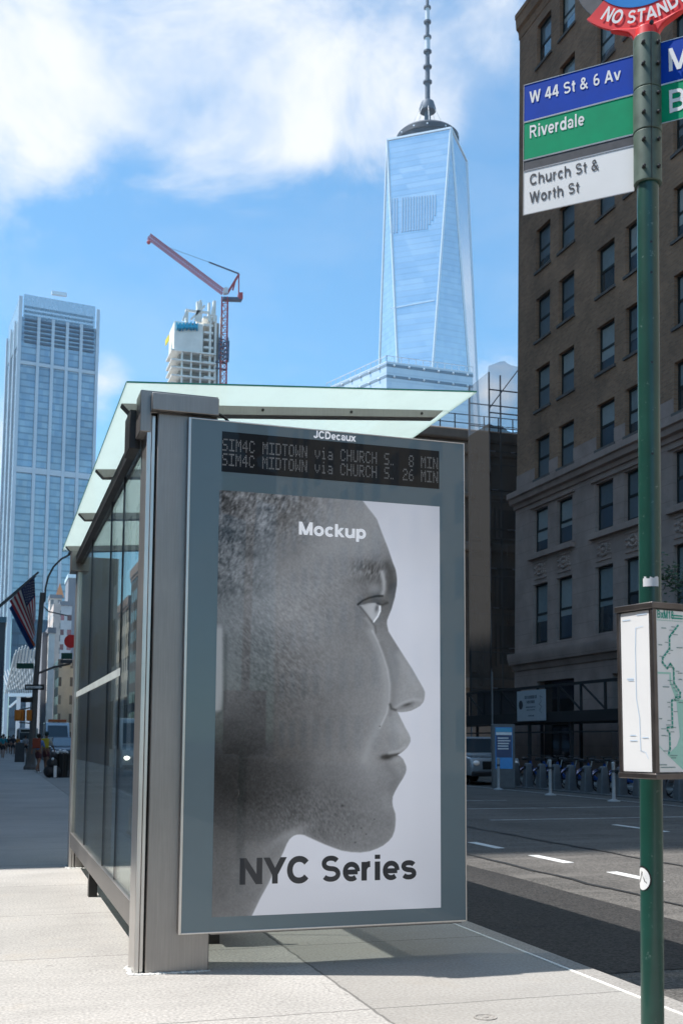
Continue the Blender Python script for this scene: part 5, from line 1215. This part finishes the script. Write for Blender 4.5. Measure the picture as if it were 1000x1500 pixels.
build('handlebar', MB().tube([(.55,0,.86),(.53,0,1.02)], .018, 8).tube([(.64,-.30,1.05),(.54,-.2,1.05),(.52,0,1.03),(.54,.2,1.05),(.64,.30,1.05)], .014, 8), m_bkd, BK)
build('basket', MB().box(.30,.48,-.13,.13,.88,.98), m_bkd, BK, bevel=.02); build('chain_guard', MB().box(.98,1.40,.03,.05,.26,.42), m_bkd, BK, bevel=.02)
build('crank', MB().tube([(1.0,-.12,.18),(1.0,-.06,.34),(1.0,.06,.34),(1.0,.12,.50)], .012, 6), m_bkd, BK)
nd = 13; ordn = ['nearest to the map box','second from the map box','third from the map box','fourth from the map box','fifth from the map box','sixth from the map box','seventh from the map box','sixth from the kiosk','fifth from the kiosk','fourth from the kiosk','third from the kiosk','second from the kiosk','nearest to the kiosk']
for i in range(nd):
    Y = 22.2+.92*i
    o = DK if i == 0 else dup(DK, (0,0,0)); o.location = (16.62, Y, RZ); o['label'] = 'grey tapered bike dock, '+ordn[i]+' in the row'; o['group'] = 'bike docks along the far kerb'
    if i in (4,): continue
    o = BK if i == 0 else dup(BK, (0,0,0)); o.location = (16.62+random.uniform(-.02,.02), Y+random.uniform(-.02,.02), RZ); o.rotation_euler = (0,0,R(random.uniform(-3,3))); o['label'] = 'blue hire bicycle in the dock '+ordn[i]; o['group'] = 'hire bicycles parked in the docks'
# white delineator posts
m_del = M('delineator_white', (.42,.42,.42), .6, var=.12, vs=20)
DP = thing('delineator_post', '', 'bollard'); ORG[DP.name] = Vector((0,0,0))
build('post', MB().lathe((0,0,0), [(.055,.03),(.045,.06),(.045,.90),(.05,.92),(.05,.97),(.02,.99)], 14), m_del, DP); build('base', MB().lathe((0,0,0), [(.16,0),(.16,.02),(.10,.04),(.06,.06)], 14), m_del, DP)
build('band', MB().lathe((0,0,0), [(.0465,.72),(.0465,.79)], 14), m_grey, DP)
for i, (x, y, l) in enumerate(((15.05,31.3,'white delineator post in front of the blue kiosk'), (14.95,27.8,'white delineator post in the middle of the bike dock row'), (14.95,24.5,'white delineator post just left of and below the map box'), (14.95,21.2,'white delineator post behind the map box and pole'))):
    o = DP if i == 0 else dup(DP, (0,0,0)); o.location = (x,y,RZ); o['label'] = l; o['group'] = 'white delineator posts along the bike lane'
# blue kiosk
KK = thing('information_kiosk', 'dark kiosk with a blue and white panel at the end of the bike docks', 'kiosk', (15.75,32.5,RZ))
kx, ky = 15.75, 32.5
build('housing', MB().obox((kx-.37,ky-.06,RZ), (.72,-.20,0), (.05,.18,0), (0,0,2.05)), m_dock, KK, bevel=.02)
kd, kn = Vector((.72,-.20,0)), Vector((-.2,-.72,0)).normalized(); ko = Vector((kx-.37,ky-.06,RZ))
def kpl(a, b, z0, z1, m, nm, off, par): return build(nm, MB().prism([ko+kd*a+EZ*z0+kn*off, ko+kd*b+EZ*z0+kn*off, ko+kd*b+EZ*z1+kn*off, ko+kd*a+EZ*z1+kn*off], kn*-.01), m, par, smooth=False)
sc0 = kpl(.14,.88,.62,1.95, M('panel_blue', (.015,.13,.36), .3, emit=(.02,.16,.45), es=.15), 'panel', .012, KK)
kpl(.17,.85,.98,1.80, M('panel_navy', (.02,.05,.16), .3, var=0), 'message_field', .015, sc0); kpl(.17,.85,1.80,1.92, M('panel_sky', (.06,.40,.62), .3, var=0), 'header', .015, sc0); kpl(.17,.85,1.70,1.79, m_signw, 'header_strip', .016, sc0)
kpr = MB()
for k in range(5):
    L = random.uniform(.40,.56); z = 1.58-.085*k; kpr.prism([ko+kd*.24+EZ*z+kn*.017, ko+kd*(.24+L)+EZ*z+kn*.017, ko+kd*(.24+L)+EZ*(z+.04)+kn*.017, ko+kd*.24+EZ*(z+.04)+kn*.017], kn*-.001)
build('print', kpr, m_white, sc0, smooth=False)
build('solar_mast', MB().tube([(kx-.30,ky+.05,RZ),(kx-.30,ky+.05,3.6)], .03, 8), m_dock, KK); 

# street tree at the right edge: trunk, limbs and a crown of single leaves
TR = thing('street_tree', 'small leafy street tree at the right edge in front of the brick building', 'tree', (18.2,25.2,0))
tk_ = MB().tube([(18.2,25.2,0),(18.22,25.25,1.6),(18.15,25.3,3.2),(18.2,25.3,4.4),(18.1,25.4,5.8)], [.11,.09,.07,.05,.02], 10)
lb_ = []
for i in range(16):
    a, z = random.uniform(0,6.28), random.uniform(3.0,5.4); L = random.uniform(.5,1.0); e = (18.18+L*cos(a), 25.3+L*sin(a), z+L*.6); tk_.tube([(18.18,25.3,z), ((18.18+e[0])/2,(25.3+e[1])/2,z+L*.4), e], [.03,.018,.006], 6); lb_.append(e)
build('trunk', tk_, M('bark', (.06,.05,.04), .9, var=.3), TR)
lf = MB()
for e in lb_+[(18.1,25.4,5.9)]:
    for k in range(170):
        c = Vector(e)+Vector((random.gauss(0,.22), random.gauss(0,.22), random.gauss(0,.24))); d = Vector((random.gauss(0,1), random.gauss(0,1), random.gauss(0,.6))).normalized(); q = d.orthogonal().normalized(); s = random.uniform(.06,.11)
        lf.add([c-d*s, c+q*s*.5, c+d*s, c-q*s*.5], [(0,1,2,3)])
tl = NT('leaf_green'); nzl = tl.noise(2.5, 3); tl.set(color=tl.ramp(nzl, [(.3,(.020,.045,.018)), (.7,(.055,.095,.03))]), rough=.5); build('crown', lf, tl.m, TR, smooth=False)

# ------------------------------------------------------------------ people on the pavement
def skinobj(name, chains, mat, parent, lv=1):
    verts, edges, rad = [], [], []; idx = {}
    def vid(p, r):
        k = tuple(round(c, 4) for c in p)
        if k not in idx: idx[k] = len(verts); verts.append(k); rad.append(r)
        return idx[k]
    for ch in chains:
        ids = [vid(p, r) for p, r in ch]; edges += list(zip(ids[:-1], ids[1:]))
    me = bpy.data.meshes.new(name); me.from_pydata(verts, edges, []); o = bpy.data.objects.new(name, me); col.objects.link(o); o.parent = parent; me.materials.append(mat)
    sk_ = o.modifiers.new('skin', 'SKIN'); sk_.use_smooth_shade = True; d = me.skin_vertices[0].data
    for i, r in enumerate(rad): d[i].radius = (r, r); d[i].use_root = (i == 0)
    ss_ = o.modifiers.new('sub', 'SUBSURF'); ss_.levels = lv; ss_.render_levels = lv; return o
def person(label, loc, rz, h, skinc, hairc, shirtm, legm, stride=.28, arm=.25, bag=None):
    t = thing('person', label, 'person', loc, rz); ORG[t.name] = Vector((0,0,0)); k = h/1.72
    S = lambda x, y, z: (x*k, y*k, z*k)
    sm_ = M('skin_tone', skinc, .55, var=.05)
    P = S(0,0,.95); C_ = S(0,-.01,1.32); Nk = S(0,-.01,1.46); Hd = S(0,-.03,1.58); Ht = S(0,-.02,1.66)
    legs_ = []
    for s in (-1,1):
        f = stride*s
        legs_.append([(P,.11*k), (S(.095*s,-.0,.88),.085*k), (S(.10*s,-f*.55-.04,.50),.058*k), (S(.10*s,-f+.02+.05*(s<0),.10+.04*(s<0)),.038*k), (S(.10*s,-f-.12,.035+.0*(s<0)),.035*k)])
    arms = []
    for s in (-1,1):
        f = -arm*s
        arms.append([(C_,.12*k), (S(.175*s,0,1.38),.055*k), (S(.235*s,-f*.4+.03,1.12),.042*k), (S(.23*s,-f-.05,.90),.030*k), (S(.225*s,-f-.08,.81),.028*k)])
    body = skinobj('body', [[(P,.11*k), (S(0,0,1.12),.10*k), (C_,.12*k), (Nk,.048*k), (Hd,.082*k), (Ht,.075*k)]]+legs_+arms, sm_, t)
    skinobj('shirt', [[(S(0,0,.93),.125*k), (S(0,0,1.12),.122*k), (S(0,-.01,1.31),.138*k), (S(0,-.01,1.42),.075*k)]]+[[(S(0,-.01,1.31),.138*k), a[1][:1]+(.070*k,), ((a[2][0]),.056*k)] for a in arms], shirtm, t)
    skinobj('shorts', [[(S(0,0,.99),.128*k), (S(0,0,.93),.13*k)]]+[[(S(0,0,.93),.13*k), (l[1][0],.105*k), (tuple((np.array(l[1][0])*.25+np.array(l[2][0])*.75)),.083*k)] for l in legs_], legm, t)
    for l in legs_:
        f_ = l[4][0]; build('shoe', MB().ball((f_[0], f_[1]+.03, f_[2]+.0), .07*k, 8, 5, .55), m_white, t)
    build('hair', MB().ball(S(0,.012,1.635), .098*k, 12, 8, 1.05), M('hair', hairc, .8, var=.1), t)
    if bag: build('bag', MB().box(-.16,.16,.10,.26,.98,1.38), bag, t, bevel=.04)
    return t
c_t = M('shirt_teal', (.02,.28,.33), .8); c_b = M('shirt_blue', (.12,.22,.48), .8); c_w = M('shirt_white', (.50,.50,.48), .8); c_k = M('shorts_black', (.02,.02,.025), .85); c_m = M('shorts_maroon', (.09,.025,.03), .85)
pa = lambda px, D: at(px, 1084, D)
q = pa(5.5, 78.0); person('person in a teal shirt and black shorts walking away at the left edge', (q.x,q.y,0), R(170), 1.72, (.30,.17,.11), (.02,.015,.012), c_t, c_k)
q = pa(57.5, 44.5); person('person in a blue top and red bag walking beside the lamp post', (q.x,q.y,0), R(150), 1.56, (.25,.13,.08), (.015,.012,.01), c_b, c_m, bag=M('bag_rust', (.30,.06,.03), .8))
q = pa(68.5, 46.0); person('person in a white shirt with a yellow bag walking behind the blue top', (q.x,q.y,0), R(160), 1.66, (.20,.11,.07), (.02,.04,.04), c_w, c_m, arm=.4, bag=M('bag_yellow', (.55,.42,.03), .8))
q = pa(20, 95); person('person in dark clothes standing far off beside the sign board', (q.x,q.y,0), R(10), 1.75, (.25,.14,.10), (.02,.02,.02), M('coat_dark', (.03,.03,.04), .9), c_k, stride=.05)
q = pa(38, 88); person('person in a pale shirt far off behind the lamp post', (q.x,q.y,0), R(190), 1.7, (.3,.18,.12), (.05,.03,.02), M('shirt_pale', (.35,.33,.32), .9), c_k, stride=.1)
q = pa(13, 104); person('person in black far down the pavement near the road', (q.x,q.y,0), R(185), 1.72, (.3,.18,.12), (.02,.02,.02), M('shirt_black', (.02,.02,.02), .9), c_k, stride=.2)
for pxx, D_, lab_, c_ in ((8.5,125,'person in red far down the pavement near the white bus',(.4,.05,.05)), (16.5,118,'person in white far down the pavement left of the dark one',(.6,.6,.58)), (26,110,'person in orange far down the pavement behind the sandwich board',(.55,.2,.03)), (2.5,98,'person in grey at the extreme left edge far off',(.2,.2,.22))):
    q = pa(pxx, D_); person(lab_, (q.x,q.y,0), R(170), 1.7, (.3,.18,.12), (.02,.02,.02), M('shirt_far', c_, .9), c_k, stride=.2)
# sandwich board, bins and a covered scooter at the kerb
q = pa(30, 66.0); SB = thing('sandwich_board', 'black sandwich board standing on the pavement left of the lamp post', 'sign', (q.x,q.y,0))
for s in (-1,1): build('panel', MB().prism([(q.x-.28,q.y+s*.32,.0),(q.x+.28,q.y+s*.32,.0),(q.x+.25,q.y+s*.03,1.15),(q.x-.25,q.y+s*.03,1.15)], (0,s*.02,0)), m_shedd, SB)
q = pa(79, 38.6); TB = thing('trash_bag', 'black rubbish bag heap with white scraps at the kerb beside the walkers', 'trash bag', (q.x,q.y,0)); tb2 = MB()
for dx, dz, r_ in ((-.10,.22,.22),(.08,.20,.21),(-.03,.50,.20),(.02,.78,.13)): tb2.ball((q.x+dx,q.y,dz), r_, 10, 7)
build('bag', tb2, m_bkd, TB); build('scrap', MB().box(q.x+.02,q.x+.12,q.y-.30,q.y-.24,.02,.42).ball((q.x-.02,q.y-.2,.66),.05,6,5), m_white, TB)
q = pa(93, 39.0); TC = thing('litter_bin', 'dark wire litter bin with pale rubbish nearest the far shelter pillar', 'litter bin', (q.x,q.y,0)); wb = MB()
for k in range(16): a = R(22.5*k); wb.tube([(q.x+.24*cos(a),q.y+.24*sin(a),0),(q.x+.30*cos(a),q.y+.30*sin(a),.86)], .014, 5)
for z, r_ in ((.02,.25),(.3,.27),(.6,.285),(.86,.31)): wb.tube([(q.x+r_*cos(R(20*k)),q.y+r_*sin(R(20*k)),z) for k in range(19)], .014, 5, cap=False)
build('basket', wb, m_bkd, TC); build('liner', MB().lathe((q.x,q.y,.03), [(.20,0),(.25,.8)], 12), m_black, TC); rb2 = MB()
for k in range(9): rb2.ball((q.x+random.uniform(-.2,.2),q.y-.1+random.uniform(-.15,.1),.85+random.uniform(0,.1)), .06, 6, 4)
build('rubbish', rb2, m_white, TC)

# ------------------------------------------------------------------ light, sky and clouds
SUNE, SX, SY = 62.0, -.954, .30
sd = Vector((SX*cos(R(SUNE)), SY*cos(R(SUNE)), sin(R(SUNE)))).normalized()
sl_ = bpy.data.lights.new('sun', 'SUN'); sl_.energy = 5.0; sl_.angle = R(.5); sl_.color = (1,.97,.935); so_ = bpy.data.objects.new('sun', sl_); col.objects.link(so_)
so_.rotation_euler = sd.to_track_quat('Z', 'Y').to_euler(); so_.location = (0,0,60)
W = bpy.data.worlds.new('World'); sc.world = W; W.use_nodes = True; wt = W.node_tree; bg = wt.nodes['Background']
def wn_(ty, **k):
    n = wt.nodes.new(ty)
    for a, v in k.items(): setattr(n, a, v)
    return n
WLk = wt.links.new
sky = wn_('ShaderNodeTexSky', sky_type='NISHITA'); sky.sun_disc = False; sky.sun_elevation = R(SUNE); sky.sun_rotation = math.atan2(SX, SY); sky.air_density = 1.0; sky.dust_density = .6; sky.ozone_density = 1.0; sky.altitude = 20
def wm(op, a, b=None, c=None):
    n = wn_('ShaderNodeMath', operation=op)
    for k, v in enumerate((a, b, c)):
        if v is None: continue
        if isinstance(v, (int, float)): n.inputs[k].default_value = v
        else: WLk(v, n.inputs[k])
    return n.outputs[0]
tcw = wn_('ShaderNodeTexCoord'); D3 = tcw.outputs['Generated']
def wnoise(scale, detail, off=(0,0,0), st=(1,1,1), rough=.6, dist=0):
    mp = wn_('ShaderNodeMapping'); mp.inputs['Location'].default_value = off; mp.inputs['Scale'].default_value = st; WLk(D3, mp.inputs[0])
    n = wn_('ShaderNodeTexNoise'); n.inputs['Scale'].default_value = scale; n.inputs['Detail'].default_value = detail; n.inputs['Roughness'].default_value = rough; n.inputs['Distortion'].default_value = dist
    WLk(mp.outputs[0], n.inputs['Vector']); return n.outputs['Fac']
def dirn(px, py): return (RM @ Vector((px-CX, -(py-CY), -F))).normalized()
tot = None
for px, py, r, w in ((60,50,190,1.0),(230,60,230,1.0),(400,90,190,.72),(330,190,130,.45),(560,170,110,.62),(490,120,150,.6),(620,205,60,.5),(720,40,130,.40),(60,250,120,.42),(0,640,60,1.0),(0,760,55,.9),(155,560,45,.75),(150,620,30,.6),(715,575,50,.9),(740,520,40,.3),(560,330,60,.0),(-250,200,300,.8),(-100,700,120,.8),(1500,300,400,.8),(1100,-300,300,.5)):
    c = dirn(px, py); n = wn_('ShaderNodeVectorMath', operation='DISTANCE'); WLk(D3, n.inputs[0]); n.inputs[1].default_value = c
    rr = r/F*(Vector((px-CX, py-CY, F)).length/F)**-1*.95
    e = wm('MULTIPLY', wm('MAXIMUM', wm('SUBTRACT', 1.0, wm('DIVIDE', n.outputs['Value'], rr*1.35)), 0.0), w)
    tot = e if tot is None else wm('ADD', tot, e)
nz1 = wnoise(5.5, 9, (3.1,1.2,.4), (1,1,1.5), .60, .4); nz2 = wnoise(2.2, 6, (1,5,2), (1,1,2.2), .55)
other = wm('MULTIPLY', wm('MAXIMUM', wm('SUBTRACT', nz2, .60), 0.0), 2.0)
# keep the procedural cover off the part of the sky where the photo is clear
nfr = wn_('ShaderNodeVectorMath', operation='DISTANCE'); WLk(D3, nfr.inputs[0]); nfr.inputs[1].default_value = dirn(450, 420); away = wm('MINIMUM', wm('MAXIMUM', wm('SUBTRACT', wm('MULTIPLY', nfr.outputs['Value'], 2.2), 1.1), 0.0), 1.0)
dens = wm('ADD', wm('MINIMUM', tot, 1.0), wm('MULTIPLY', other, away))
cv_ = wm('ADD', wm('MULTIPLY', dens, .84), wm('MULTIPLY', wm('SUBTRACT', nz1, .5), wm('MULTIPLY_ADD', wm('MINIMUM', wm('MULTIPLY', dens, 3.0), 1.0), 2.4, .0)))
mr_ = wn_('ShaderNodeMapRange', interpolation_type='SMOOTHSTEP'); WLk(cv_, mr_.inputs[0]); mr_.inputs[1].default_value = .10; mr_.inputs[2].default_value = 1.0
base_veil = wm('MULTIPLY', wm('MAXIMUM', wm('SUBTRACT', nz1, .42), 0.0), .5)
fac = wm('MINIMUM', wm('ADD', wm('MULTIPLY', mr_.outputs[0], .93), base_veil), 1.0)
mx = wn_('ShaderNodeMix', data_type='RGBA'); WLk(fac, mx.inputs[0]); 
gm = wn_('ShaderNodeMix', data_type='RGBA', blend_type='MULTIPLY'); gm.inputs[0].default_value = 1.0; WLk(sky.outputs[0], gm.inputs[6]); gm.inputs[7].default_value = (.62,1.02,1.13,1)
WLk(gm.outputs[2], mx.inputs[6]); mx.inputs[7].default_value = (5.0,5.15,5.35,1)
WLk(mx.outputs[2], bg.inputs[0]); bg.inputs[1].default_value = .15
hz = struct('haze', MB().box(-2410, 2410, -2410, 3010, -2.2, 600), m_ground, smooth=False); hz['kind'] = 'stuff'
ht = NT('air'); ht.n.remove(ht.b); pv = ht.N('ShaderNodeVolumePrincipled'); pv.inputs['Color'].default_value = (.80,.88,1,1); pv.inputs['Density'].default_value = .00008; pv.inputs['Anisotropy'].default_value = .2; ht.L(pv.outputs[0], ht.out.inputs['Volume']); hz.data.materials[0] = ht.m
sc.view_settings.view_transform = 'Standard'; sc.view_settings.look = 'None'; sc.view_settings.exposure = .42; sc.view_settings.gamma = 1
try: sc.cycles.use_denoising = True; sc.cycles.max_bounces = 8; sc.cycles.transparent_max_bounces = 12; sc.cycles.caustics_reflective = False; sc.cycles.caustics_refractive = False
except Exception: pass
